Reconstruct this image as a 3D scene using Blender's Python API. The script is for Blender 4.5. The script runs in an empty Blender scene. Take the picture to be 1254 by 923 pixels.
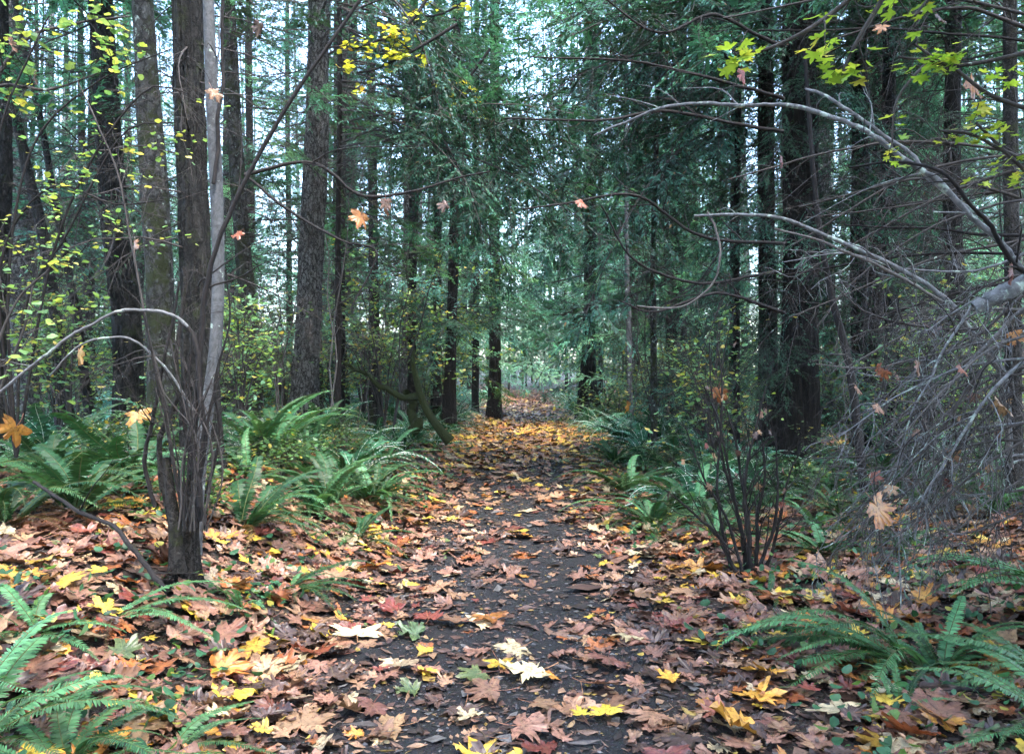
import bpy, math, random
import numpy as np
from mathutils import Vector, Matrix, Euler

random.seed(7)
RNG = np.random.default_rng(11)
SC = bpy.context.scene
COL = SC.collection
PI = math.pi
F_PX, CX, HY, CAM_Z = 976.0, 627.0, 455.0, 1.5


def W(px, py, d):
    """the point that stands d metres ahead of the walker, seen at that place in the view"""
    return np.array([(px - CX) / F_PX * d, d, CAM_Z - (py - HY) / F_PX * d])


def smooth(a, b, x):
    t = np.clip((x - a) / (b - a), 0, 1)
    return t * t * (3 - 2 * t)


# ------------------------------------------------------------------ terrain
_wr = np.random.default_rng(3)
_WAVES = [(_wr.uniform(0, 2 * PI), _wr.uniform(.35, 4.5), _wr.uniform(0, 6.3)) for _ in range(26)]


def wav(x, y):
    s = 0
    for a, k, p in _WAVES:
        s = s + np.sin((x * math.cos(a) + y * math.sin(a)) * k + p) / (0.6 + k)
    return s * .25


def path_c(y):
    return -0.16 + 0.0236 * y + .12 * np.sin(y * .17)* smooth(5, 14, y)


def height(x, y):
    x = np.asarray(x, float); y = np.asarray(y, float)
    d = x - path_c(y)
    off = smooth(.8, 2.2, np.abs(d))
    left = smooth(.75, 3.0, -d) * (.46 - .2 * smooth(7, 18, y)) + smooth(3, 12, -d) * .3
    right = smooth(1.0, 4.2, d) * .16 + smooth(4, 14, d) * .35
    rut = -.022 * np.exp(-((d - .12) / .38) ** 2)
    return left + right + rut + wav(x, y) * (.015 + .13 * off) + .0006 * np.maximum(y - 10, 0) ** 1.5 * (y < 400) * .5


def H(x, y):
    return float(height(x, y))


def hit(px, py):
    """ground point under a place in the view"""
    d = 1.5
    while d < 120:
        p = W(px, py, d)
        if p[2] < H(p[0], p[1]):
            break
        d += .02
    return np.array([p[0], p[1], H(p[0], p[1])])


# ------------------------------------------------------------------ mesh gathering
class G:
    def __init__(s):
        s.V = []; s.L = []; s.C = []; s.M = []; s.A = []; s.n = 0; s.T = []

    def add(s, V, F, col=None, mat=0, vein=None):
        """V (n,3), F (m,k) with one k, col (n,3) or (3,)"""
        V = np.asarray(V, float).reshape(-1, 3); F = np.asarray(F, np.int64)
        n = len(V)
        s.V.append(V)
        s.L.append((F + s.n).ravel()); s.T.append(np.full(len(F), F.shape[1], np.int32))
        s.M.append(np.full(len(F), mat, np.int32))
        if col is None: col = (1, 1, 1)
        s.A.append(np.broadcast_to(np.asarray(col, float), (n, 3)))
        s.C.append(np.zeros(n) if vein is None else np.broadcast_to(np.asarray(vein, float), (n,)))
        s.n += n
        return s

    def merged(s):
        return np.concatenate(s.V), np.concatenate(s.L), np.concatenate(s.T), np.concatenate(s.M), np.concatenate(s.A), np.concatenate(s.C)

    def mesh(s, name, mats, flat=False):
        V, L, T, M, A, C = s.merged()
        me = bpy.data.meshes.new(name)
        me.vertices.add(len(V)); me.vertices.foreach_set('co', V.astype(np.float32).ravel())
        me.loops.add(len(L)); me.loops.foreach_set('vertex_index', L.astype(np.int32))
        me.polygons.add(len(T))
        st = np.zeros(len(T), np.int32); st[1:] = np.cumsum(T)[:-1]
        me.polygons.foreach_set('loop_start', st)
        me.polygons.foreach_set('material_index', M)
        me.polygons.foreach_set('use_smooth', np.full(len(T), not flat))
        a = me.attributes.new('Col', 'FLOAT_COLOR', 'POINT')
        a.data.foreach_set('color', np.concatenate([A, C[:, None]], 1).astype(np.float32).ravel())
        for m in mats: me.materials.append(m)
        me.update(calc_edges=True)
        return me


def link(name, me, parent=None, loc=None, rot=None, scale=None):
    o = bpy.data.objects.new(name, me); COL.objects.link(o)
    if parent is not None: o.parent = parent
    if loc is not None: o.location = loc
    if rot is not None: o.rotation_euler = rot
    if scale is not None: o.scale = (scale,) * 3 if np.isscalar(scale) else scale
    return o


def tag(o, label, cat, group=None, kind=None):
    if label: o['label'] = label
    if cat: o['category'] = cat
    if group: o['group'] = group
    if kind: o['kind'] = kind
    return o


def empty(name, loc, rz=0, label=None, cat=None, group=None):
    o = link(name, None, loc=tuple(loc), rot=(0, 0, rz)); o.empty_display_size = .1
    return tag(o, label, cat, group)


# ------------------------------------------------------------------ tubes and branching
def tubes(P, R, nseg=4):
    """P (N,K,3), R (N,K) -> verts, quads"""
    P = np.asarray(P, float); R = np.asarray(R, float)
    if P.ndim == 2: P = P[None]; R = R[None]
    N, K, _ = P.shape
    T = np.gradient(P, axis=1); T /= np.linalg.norm(T, axis=2, keepdims=True) + 1e-9
    ref = np.zeros_like(T); ref[..., 0] = .31; ref[..., 1] = .87; ref[..., 2] = .12
    mean = np.abs(T[:, :, 1:2]).mean(1, keepdims=True) > .85
    ref = np.where(mean, np.array([.9, .1, .3]), ref)
    U = np.cross(T, ref); U /= np.linalg.norm(U, axis=2, keepdims=True) + 1e-9
    B = np.cross(T, U)
    a = np.arange(nseg) * 2 * PI / nseg
    V = P[:, :, None, :] + R[:, :, None, None] * (U[:, :, None, :] * np.cos(a)[:, None] + B[:, :, None, :] * np.sin(a)[:, None])
    i = (np.arange(N)[:, None, None] * K + np.arange(K - 1)[None, :, None]) * nseg + np.arange(nseg)[None, None, :]
    j = (np.arange(N)[:, None, None] * K + np.arange(K - 1)[None, :, None]) * nseg + (np.arange(nseg)[None, None, :] + 1) % nseg
    F = np.stack([i, j, j + nseg, i + nseg], -1).reshape(-1, 4)
    return V.reshape(-1, 3), F


def spline(pts, n, radii=None):
    """Catmull-Rom through pts, n samples (and radii)"""
    P = np.asarray(pts, float); m = len(P)
    E = np.vstack([2 * P[0] - P[1], P, 2 * P[-1] - P[-2]])
    seg = np.linalg.norm(np.diff(P, axis=0), axis=1); cum = np.r_[0, np.cumsum(seg)]
    s = np.linspace(0, cum[-1], n); k = np.clip(np.searchsorted(cum, s, 'right') - 1, 0, m - 2)
    t = ((s - cum[k]) / seg[k])[:, None]
    a, b, c, d = E[k], E[k + 1], E[k + 2], E[k + 3]
    Q = .5 * (2 * b + (c - a) * t + (2 * a - 5 * b + 4 * c - d) * t * t + (3 * b - a - 3 * c + d) * t ** 3)
    if radii is None: return Q
    return Q, np.interp(s, cum, radii)


def grow(P, R, nch, frac, ang, K, rng, wob=.12, grav=0., tmin=.15, tmax=.98, rf=.5, rmin=.001, taper=.35, lenabs=None, flat=0.):
    """children of every polyline in P: returns P2 (N*nch,K,3), R2"""
    N, K0, _ = P.shape
    t = np.sort(rng.uniform(tmin, tmax, (N, nch)), 1)
    f = t * (K0 - 1); k = np.minimum(f.astype(int), K0 - 2); u = (f - k)[..., None]
    idx = np.arange(N)[:, None]
    S = P[idx, k] * (1 - u) + P[idx, k + 1] * u
    D = P[idx, k + 1] - P[idx, k]; D /= np.linalg.norm(D, axis=2, keepdims=True) + 1e-9
    rr = R[idx, k] * (1 - u[..., 0]) + R[idx, k + 1] * u[..., 0]
    plen = np.linalg.norm(np.diff(P, axis=1), axis=2).sum(1)[:, None]
    ref = rng.normal(size=D.shape)
    if flat: ref[..., 2] *= (1 - flat)
    ref -= (ref * D).sum(-1, keepdims=True) * D
    ref /= np.linalg.norm(ref, axis=2, keepdims=True) + 1e-9
    a = np.radians(ang) * rng.uniform(.65, 1.3, (N, nch))[..., None]
    d = D * np.cos(a) + ref * np.sin(a)
    L = (plen * frac if lenabs is None else lenabs) * rng.uniform(.5, 1.25, (N, nch)) * (1.15 - .6 * t)
    s = np.linspace(0, 1, K)[None, None, :, None]
    w = rng.normal(size=(N, nch, 1, 3)) * wob; w2 = rng.normal(size=(N, nch, 1, 3)) * wob * .5
    Q = S[:, :, None, :] + L[..., None, None] * (d[:, :, None, :] * s + w * s * s + w2 * np.sin(s * 5) * s)
    Q[..., 2] += (L[..., None] * grav * s[..., 0] ** 2)
    r0 = np.maximum(rr * rf * rng.uniform(.7, 1.1, rr.shape), rmin)
    R2 = np.maximum(r0[..., None] * (1 - (1 - taper) * s[..., 0]), rmin * .7)
    return Q.reshape(-1, K, 3), np.broadcast_to(R2, (N, nch, K)).reshape(-1, K)


# ------------------------------------------------------------------ materials
def newmat(name):
    m = bpy.data.materials.new(name); m.use_nodes = True
    nt = m.node_tree; nt.nodes.clear()
    return m, nt, nt.nodes, nt.links


def N(nodes, typ, **kw):
    n = nodes.new(typ)
    for k, v in kw.items():
        if k.startswith('i_'):
            n.inputs[k[2:].replace('_', ' ')].default_value = v
        else: setattr(n, k, v)
    return n


def mix_rgb(nd, ln, fac, a, b, mode='MIX'):
    n = nd.new('ShaderNodeMix'); n.data_type = 'RGBA'; n.blend_type = mode
    for s, v in ((n.inputs[0], fac), (n.inputs[6], a), (n.inputs[7], b)):
        if isinstance(v, bpy.types.NodeSocket): ln.new(v, s)
        elif isinstance(v, tuple): s.default_value = (*v, 1) if len(v) == 3 else v
        else: s.default_value = v
    return n.outputs[2]


def ramp(nd, ln, src, p0, p1, c0=(0, 0, 0), c1=(1, 1, 1)):
    r = nd.new('ShaderNodeValToRGB'); e = r.color_ramp.elements
    e[0].position = p0; e[1].position = p1; e[0].color = (*c0, 1); e[1].color = (*c1, 1)
    ln.new(src, r.inputs[0]); return r.outputs[0]


def leaf_mat(name, rough=.5, transl=.25, spec=.35, mottle=.5, objvar=.15, scale=30, vein=0., tcol=None, veincol=(.35, .28, .12), spots=0.):
    """foliage: the leaf's own colour from the mesh, mottled, slightly translucent"""
    m, nt, nd, ln = newmat(name)
    at = N(nd, 'ShaderNodeAttribute', attribute_name='Col')
    tc = N(nd, 'ShaderNodeTexCoord')
    no = N(nd, 'ShaderNodeTexNoise', i_Scale=scale, i_Detail=3., i_Roughness=.6); ln.new(tc.outputs['Object'], no.inputs['Vector'])
    k = ramp(nd, ln, no.outputs[0], .3, .72, (1 - mottle,) * 3, (1 + mottle * .35,) * 3)
    c = mix_rgb(nd, ln, 1., at.outputs['Color'], k, 'MULTIPLY')
    if spots:
        sn = N(nd, 'ShaderNodeTexNoise', i_Scale=scale * 3.2, i_Detail=4., i_Roughness=.65); ln.new(tc.outputs['Object'], sn.inputs['Vector'])
        c = mix_rgb(nd, ln, spots, c, ramp(nd, ln, sn.outputs[0], .54, .62, (1, 1, 1), (.3, .22, .18)), 'MULTIPLY')
    oi = N(nd, 'ShaderNodeObjectInfo')
    hs = N(nd, 'ShaderNodeHueSaturation')
    mp = N(nd, 'ShaderNodeMapRange', i_To_Min=1 - objvar * 1.3, i_To_Max=1 + objvar * 1.3); ln.new(oi.outputs['Random'], mp.inputs[0])
    mh = N(nd, 'ShaderNodeMath', operation='MULTIPLY_ADD'); ln.new(oi.outputs['Random'], mh.inputs[0]); mh.inputs[1].default_value = objvar * .12; mh.inputs[2].default_value = .5 - objvar * .06
    ln.new(mp.outputs[0], hs.inputs['Value']); ln.new(mh.outputs[0], hs.inputs['Hue']); ln.new(c, hs.inputs['Color'])
    c = hs.outputs[0]
    if vein > 0:
        pw = N(nd, 'ShaderNodeMath', operation='POWER'); ln.new(at.outputs['Alpha'], pw.inputs[0]); pw.inputs[1].default_value = 9
        ml = N(nd, 'ShaderNodeMath', operation='MULTIPLY'); ln.new(pw.outputs[0], ml.inputs[0]); ml.inputs[1].default_value = vein
        c = mix_rgb(nd, ln, ml.outputs[0], c, veincol)
        vo = N(nd, 'ShaderNodeTexVoronoi', i_Scale=90.); ln.new(tc.outputs['Object'], vo.inputs['Vector'])
    p = N(nd, 'ShaderNodeBsdfPrincipled', i_Roughness=rough); p.inputs['Specular IOR Level'].default_value = spec
    ln.new(c, p.inputs['Base Color'])
    bu = N(nd, 'ShaderNodeBump', i_Strength=.35, i_Distance=.004); ln.new(no.outputs[0], bu.inputs['Height']); ln.new(bu.outputs[0], p.inputs['Normal'])
    out = nd.new('ShaderNodeOutputMaterial')
    if transl > 0:
        tr = nd.new('ShaderNodeBsdfTranslucent')
        ln.new(mix_rgb(nd, ln, 1., c, tcol or (1.25, 1.15, .6), 'MULTIPLY'), tr.inputs[0])
        mx = nd.new('ShaderNodeMixShader'); mx.inputs[0].default_value = transl
        ln.new(p.outputs[0], mx.inputs[1]); ln.new(tr.outputs[0], mx.inputs[2]); ln.new(mx.outputs[0], out.inputs[0])
    else: ln.new(p.outputs[0], out.inputs[0])
    return m


def bark_mat(name, c_hi, c_lo, scale=9., zs=.22, moss=0., bump=.03, lichen=0., kind='plates', mosscol=(.045, .06, .012)):
    m, nt, nd, ln = newmat(name)
    tc = N(nd, 'ShaderNodeTexCoord'); mp = N(nd, 'ShaderNodeMapping'); mp.inputs['Scale'].default_value = (1, 1, zs)
    oi = N(nd, 'ShaderNodeObjectInfo')
    ad = N(nd, 'ShaderNodeVectorMath', operation='MULTIPLY_ADD'); ad.inputs[1].default_value = (7, 7, 7)
    ln.new(oi.outputs['Random'], ad.inputs[0]); ln.new(tc.outputs['Object'], ad.inputs[2])
    wn = N(nd, 'ShaderNodeTexNoise', i_Scale=scale * .5, i_Detail=3.); ln.new(ad.outputs[0], wn.inputs['Vector'])
    wd = N(nd, 'ShaderNodeVectorMath', operation='MULTIPLY_ADD'); wd.inputs[1].default_value = (.12, .12, .25)
    ln.new(wn.outputs['Color'], wd.inputs[0]); ln.new(ad.outputs[0], wd.inputs[2]); ln.new(wd.outputs[0], mp.inputs[0])
    n1 = N(nd, 'ShaderNodeTexNoise', i_Scale=scale * 3, i_Detail=6., i_Roughness=.7); ln.new(mp.outputs[0], n1.inputs['Vector'])
    if kind == 'plates':
        wf = N(nd, 'ShaderNodeTexNoise', i_Scale=scale * 2.2, i_Detail=4., i_Roughness=.7); ln.new(ad.outputs[0], wf.inputs['Vector'])
        wd2 = N(nd, 'ShaderNodeVectorMath', operation='MULTIPLY_ADD'); wd2.inputs[1].default_value = (.07, .07, .05)
        ln.new(wf.outputs['Color'], wd2.inputs[0]); ln.new(mp.outputs[0], wd2.inputs[2]); mp = wd2
        vo = N(nd, 'ShaderNodeTexVoronoi', feature='DISTANCE_TO_EDGE', i_Scale=scale); ln.new(mp.outputs[0], vo.inputs['Vector'])
        v2 = N(nd, 'ShaderNodeTexVoronoi', feature='DISTANCE_TO_EDGE', i_Scale=scale * 2.4); ln.new(mp.outputs[0], v2.inputs['Vector'])
        f = mix_rgb(nd, ln, .5, ramp(nd, ln, vo.outputs[0], .02, .17), ramp(nd, ln, v2.outputs[0], 0., .22), 'MULTIPLY')
        vc = N(nd, 'ShaderNodeTexVoronoi', i_Scale=scale); ln.new(mp.outputs[0], vc.inputs['Vector'])
        f2 = mix_rgb(nd, ln, .45, f, vc.outputs['Color'], 'MULTIPLY')
        h = mix_rgb(nd, ln, .35, f2, n1.outputs[0], 'MULTIPLY')
    elif kind == 'fibre':
        mp.inputs['Scale'].default_value = (1, 1, zs * .3)
        f = ramp(nd, ln, n1.outputs[0], .36, .66); h = f
    else:
        f = ramp(nd, ln, n1.outputs[0], .25, .7); h = f
    c = mix_rgb(nd, ln, h, c_lo, c_hi)
    big = N(nd, 'ShaderNodeTexNoise', i_Scale=2.3, i_Detail=5., i_Roughness=.65); ln.new(ad.outputs[0], big.inputs['Vector'])
    c = mix_rgb(nd, ln, .6, c, ramp(nd, ln, big.outputs[0], .3, .7, (.45, .45, .45), (1.2, 1.2, 1.2)), 'MULTIPLY')
    if lichen:
        ln_ = N(nd, 'ShaderNodeTexNoise', i_Scale=14., i_Detail=5., i_Roughness=.6); ln.new(ad.outputs[0], ln_.inputs['Vector'])
        c = mix_rgb(nd, ln, ramp(nd, ln, ln_.outputs[0], .72 - lichen * .25, .76 - lichen * .2), c, (.30, .36, .31))
    if moss:
        mn = N(nd, 'ShaderNodeTexNoise', i_Scale=5., i_Detail=6., i_Roughness=.7); ln.new(ad.outputs[0], mn.inputs['Vector'])
        c = mix_rgb(nd, ln, ramp(nd, ln, mn.outputs[0], .66 - moss * .3, .76 - moss * .3), c, mosscol)
    p = N(nd, 'ShaderNodeBsdfPrincipled', i_Roughness=.85); p.inputs['Specular IOR Level'].default_value = .25
    ln.new(c, p.inputs['Base Color'])
    bu = N(nd, 'ShaderNodeBump', i_Strength=1., i_Distance=bump); ln.new(h, bu.inputs['Height']); ln.new(bu.outputs[0], p.inputs['Normal'])
    out = nd.new('ShaderNodeOutputMaterial'); ln.new(p.outputs[0], out.inputs[0])
    return m


def soil_mat(name, c0, c1, c2, gravel=1., rough=.8):
    m, nt, nd, ln = newmat(name)
    tc = N(nd, 'ShaderNodeTexCoord')
    n1 = N(nd, 'ShaderNodeTexNoise', i_Scale=2.2, i_Detail=8., i_Roughness=.7); ln.new(tc.outputs['Object'], n1.inputs['Vector'])
    n2 = N(nd, 'ShaderNodeTexNoise', i_Scale=60., i_Detail=6., i_Roughness=.75); ln.new(tc.outputs['Object'], n2.inputs['Vector'])
    vo = N(nd, 'ShaderNodeTexVoronoi', i_Scale=95.); ln.new(tc.outputs['Object'], vo.inputs['Vector'])
    c = mix_rgb(nd, ln, ramp(nd, ln, n1.outputs[0], .35, .65), c0, c1)
    c = mix_rgb(nd, ln, ramp(nd, ln, n2.outputs[0], .52, .7), c, c2)
    c = mix_rgb(nd, ln, .55, c, vo.outputs['Color'], 'MULTIPLY')
    p = N(nd, 'ShaderNodeBsdfPrincipled', i_Roughness=rough); p.inputs['Specular IOR Level'].default_value = .4
    ln.new(c, p.inputs['Base Color'])
    hh = mix_rgb(nd, ln, .5, n2.outputs[0], vo.outputs['Distance'], 'ADD')
    bu = N(nd, 'ShaderNodeBump', i_Strength=1., i_Distance=.012 * gravel); ln.new(hh, bu.inputs['Height']); ln.new(bu.outputs[0], p.inputs['Normal'])
    out = nd.new('ShaderNodeOutputMaterial'); ln.new(p.outputs[0], out.inputs[0])
    return m


M = {}
M['needle'] = leaf_mat('conifer_needles', rough=.5, transl=.32, mottle=.4, objvar=.42, scale=3., tcol=(1.1, 1.15, .7))
M['fern'] = leaf_mat('fern_blades', rough=.5, transl=.25, spec=.3, mottle=.3, objvar=.32, scale=9.)
M['leaf'] = leaf_mat('maple_leaf_skin', rough=.42, transl=.1, spec=.5, mottle=.5, objvar=.25, scale=2.6, spots=.8, vein=.5, tcol=(1.2, 1., .7))
M['litter'] = leaf_mat('leaf_litter_skin', rough=.42, transl=.0, spec=.5, mottle=.5, objvar=0., scale=26., spots=.8, vein=.35)
M['green'] = leaf_mat('broad_leaf_green', rough=.45, transl=.45, spec=.4, mottle=.25, objvar=.15, scale=40., vein=.25, veincol=(.4, .45, .1))
M['fir'] = bark_mat('fir_bark', (.36, .36, .34), (.009, .008, .008), scale=17., zs=.3, bump=.05, moss=.12, lichen=.1)
M['fir_dark'] = bark_mat('dark_furrowed_bark', (.046, .044, .040), (.003, .003, .003), scale=12., zs=.28, bump=.05, moss=.36, mosscol=(.020, .027, .009))
M['cedar'] = bark_mat('cedar_bark', (.024, .018, .015), (.005, .004, .0035), scale=10., zs=.2, bump=.03, kind='fibre', moss=.12, mosscol=(.02, .035, .012))
M['mossy'] = bark_mat('mossy_bark', (.13, .13, .125), (.015, .014, .012), scale=13., zs=.4, bump=.03, moss=.6, lichen=.45, mosscol=(.026, .032, .010))
M['moss'] = bark_mat('deep_moss', (.05, .05, .02), (.012, .015, .007), scale=20., zs=.6, bump=.02, moss=1.3, kind='x', mosscol=(.035, .045, .012))
M['pale'] = bark_mat('pale_smooth_bark', (.115, .12, .125), (.025, .025, .027), scale=10., zs=.8, bump=.004, kind='x', lichen=.35)
M['greytwig'] = bark_mat('grey_dead_wood', (.15, .135, .125), (.045, .04, .036), scale=16., zs=1., bump=.002, kind='x', lichen=.3)
M['limb'] = bark_mat('arching_limb_bark', (.20, .20, .205), (.04, .04, .04), scale=8., zs=1., bump=.003, kind='x', lichen=.6)
M['dark'] = bark_mat('dark_stem_bark', (.022, .018, .017), (.006, .005, .005), scale=9., zs=.6, bump=.004, kind='x', moss=.1)
M['stump'] = bark_mat('old_maple_bark', (.09, .08, .07), (.010, .008, .007), scale=22., zs=.35, bump=.02, moss=.35, mosscol=(.03, .035, .01))
M['twig'] = bark_mat('dead_twig_bark', (.075, .065, .06), (.022, .019, .017), scale=9., zs=.6, bump=.003, kind='x', lichen=.25)
M['rachis'] = bark_mat('frond_rib', (.11, .13, .04), (.06, .05, .02), scale=20., bump=.001, kind='x')
M['soil'] = soil_mat('forest_soil', (.018, .013, .010), (.045, .030, .021), (.10, .065, .045))
M['trail'] = soil_mat('trail_gravel', (.008, .0075, .0078), (.014, .0132, .0135), (.042, .038, .037), gravel=1.3, rough=.7)
# ------------------------------------------------------------------ maple leaves
_HALF = [(0, 1.0), (5, .88), (12, .86), (15, .70), (20, .62), (25, .44), (30, .60), (35, .82), (41, .80), (47, .97), (53, .84), (61, .86), (66, .66),
         (73, .56), (79, .42), (86, .56), (93, .72), (100, .66), (108, .80), (116, .60), (126, .50), (142, .42), (160, .34), (174, .16)]
_LOW = [(0, 1.0), (13, .78), (25, .46), (35, .82), (48, .95), (62, .80), (79, .44), (92, .66), (108, .76), (126, .50), (155, .34)]


def leaf_outline(tab):
    a = [t[0] for t in tab] + [-t[0] for t in tab[:0:-1]]
    r = [t[1] for t in tab] + [t[1] for t in tab[:0:-1]]
    return np.radians(a), np.array(r)


def maple_leaf(rng, low=False, curl=.5):
    """unit leaf (tip to base about 1.2), returns V,F(tri),vein,t (0 centre..1 edge)"""
    a, r = leaf_outline(_LOW if low else _HALF)
    n = len(a)
    a = a + rng.normal(0, .035, n); r = r * rng.uniform(.86, 1.1, n)
    sx = rng.uniform(.85, 1.1)
    for _ in range(rng.integers(0, 3)):       # torn or withered lobes
        dd_ = np.abs((a - rng.uniform(0, 2 * PI) + PI) % (2 * PI) - PI)
        r = r * (1 - rng.uniform(.2, .55) * smooth(rng.uniform(.5, 1.1), .15, dd_))
    rings = [.0, 1.] if low else [.0, .42, .75, 1.]
    pts = [np.zeros((1, 2))]; tt = [np.zeros(1)]; vv = [np.ones(1)]
    main = np.array([min(abs(math.degrees((x + PI) % (2 * PI) - PI) - m) for m in (0, 47, -47, 108, -108)) for x in leaf_outline(_LOW if low else _HALF)[0]]) < 2
    for q in rings[1:]:
        pts.append(np.stack([np.sin(a) * r * q * sx, np.cos(a) * r * q], 1)); tt.append(np.full(n, q)); vv.append(main.astype(float))
    P = np.concatenate(pts); t = np.concatenate(tt); v = np.concatenate(vv)
    F = [(0, 1 + i, 1 + (i + 1) % n) for i in range(n)]
    for k in range(len(rings) - 2):
        b0, b1 = 1 + k * n, 1 + (k + 1) * n
        for i in range(n):
            j = (i + 1) % n
            F += [(b0 + i, b1 + i, b1 + j), (b0 + i, b1 + j, b0 + j)]
    x, y = P[:, 0], P[:, 1]; rr = np.hypot(x, y)
    c = curl
    th = rng.uniform(0, PI); u = x * math.cos(th) + y * math.sin(th)
    z = c * (rng.normal(.18, .22) * x * x + rng.normal(.1, .2) * y * y + rng.normal(0, .2) * x * y + rng.normal(.25, .3) * np.abs(u) ** 1.6)
    z += c * .10 * np.sin(x * rng.uniform(5, 9) + rng.uniform(0, 6)) * rr + c * .09 * np.sin(y * rng.uniform(5, 9) + rng.uniform(0, 6)) * rr
    z += -c * .10 * v * rr * (t > 0) + c * rng.normal(0, .07, len(x)) * (t > .9)
    if c > .9:   # rolled leaf
        ax = rng.choice([0, 1]); w = (x if ax == 0 else y); bend = rng.uniform(.7, 1.3)
        ww = np.sin(w * bend) / bend; z = z * .6 + (1 - np.cos(w * bend)) / bend
        if ax == 0: x = ww
        else: y = ww
    V = np.stack([x, y + .0, z], 1)
    V[:, 2] -= np.percentile(V[:, 2], 12)
    return V, np.array(F), v, t


PAL = {  # linear base colours of the leaves
    'pinkish brown': ((.31, .155, .10), (.22, .105, .07), 32),
    'tan': ((.38, .22, .125), (.30, .16, .085), 18),
    'dark brown': ((.10, .058, .045), (.06, .034, .027), 22),
    'rusty orange': ((.40, .13, .035), (.28, .085, .03), 12),
    'orange yellow': ((.62, .30, .05), (.48, .17, .03), 6),
    'yellow': ((.72, .50, .06), (.62, .38, .05), 7),
    'cream': ((.62, .50, .30), (.50, .36, .2), 6),
    'red brown': ((.22, .055, .035), (.15, .04, .03), 7),
    'green': ((.10, .17, .07), (.16, .2, .06), 1.5),
}
PK = list(PAL); PW = np.array([PAL[k][2] for k in PK], float); PW /= PW.sum()


def leaf_cols(key, t, rng):
    a, b, _ = PAL[key]
    e = np.clip(t[:, None] ** 2 * rng.uniform(.2, 1.2) + rng.normal(0, .12, (len(t), 1)), 0, 1)
    c = np.array(a) * (1 - e) + np.array(b) * e
    return c * rng.uniform(.6, 1.15)


def rotm(rx, ry, rz):
    return np.array(Euler((rx, ry, rz)).to_matrix())


rng = np.random.default_rng(5)
LEAFVAR = [maple_leaf(rng, False, c) for c in (.2, .3, .3, .4, .45, .55, .65, .8, 1.0, .85, .25, .35, .5, .6, .7, .45)]
LEAFLOW = [maple_leaf(rng, True, c) for c in np.linspace(.2, .9, 16)]


def leaf_mesh(var, key, rng, size=None):
    V, F, v, t = LEAFVAR[var]
    g = G(); g.add(V, F, leaf_cols(key, t, rng), 0, v)
    L = rng.uniform(.5, .95)
    s = np.linspace(0, 1, 6)
    P = np.stack([.12 * rng.normal() * s ** 2, -.12 - L * s, V[0, 2] + .0 - .05 * s + .15 * s * s], 1)
    P = np.vstack([[0, 0, V[0, 2]], P])
    TV, TF = tubes(P, np.full(7, .014), 4)
    g.add(TV, TF, (.30, .13, .07), 0)
    return g.mesh('maple_leaf', [M['leaf']])


MESH_LEAF = {}


def get_leaf(var, key):
    k = (var, key)
    if k not in MESH_LEAF: MESH_LEAF[k] = leaf_mesh(var, key, np.random.default_rng(100 + var * 13 + PK.index(key)))
    return MESH_LEAF[k]


COUNT_PLACED = []


def place_leaf(x, y, size, key, label, var=None, tilt=.15, up=.02, group='fallen maple leaves', rz=None, name='fallen_leaf', z=None, rx=None, ry=None):
    r = random
    var = r.randrange(10) if var is None else var
    e = .1
    nx = (H(x - e, y) - H(x + e, y)) / (2 * e); ny = (H(x, y - e) - H(x, y + e)) / (2 * e)
    o = link(name, get_leaf(var, key), loc=(x, y, (H(x, y) + up) if z is None else z), scale=size)
    o.rotation_euler = ((r.gauss(0, tilt) - ny) if rx is None else rx, (r.gauss(0, tilt) + nx) if ry is None else ry, r.uniform(0, 6.28) if rz is None else rz)
    if rx is None: o.scale = (size * r.uniform(.8, 1.12), size * r.uniform(.85, 1.1), size * r.uniform(.7, 1.3))
    tag(o, label, 'leaf', group)
    return o


def leaf_density(x, y):
    """share of the ground that leaves cover: thin in the middle of the trail, thick beside it"""
    d = x - path_c(y)
    n = wav(x * 2.3 + 5, y * 1.6) * 1.6
    mid = np.exp(-(np.abs(d - .06) / .80) ** 3.2)
    near = 1 - smooth(9.5, 15, y)
    bare = mid * near * np.clip(.43 + n * 1.3, .0, .92)
    return np.clip(1 - bare, .10, 1) * (1 - .32 * mid * near) * (1 - .3 * smooth(3.2, 7, np.abs(d)))


# candidates over the whole floor
def scatter(n, y0, y1, xr, rng):
    y = y0 * (y1 / y0) ** rng.uniform(0, 1, n) if y0 > 1 else rng.uniform(y0, y1, n)
    x = path_c(y) + rng.normal(0, 1, n) * 0 + rng.uniform(-1, 1, n) * xr(y)
    return x, y


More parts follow.
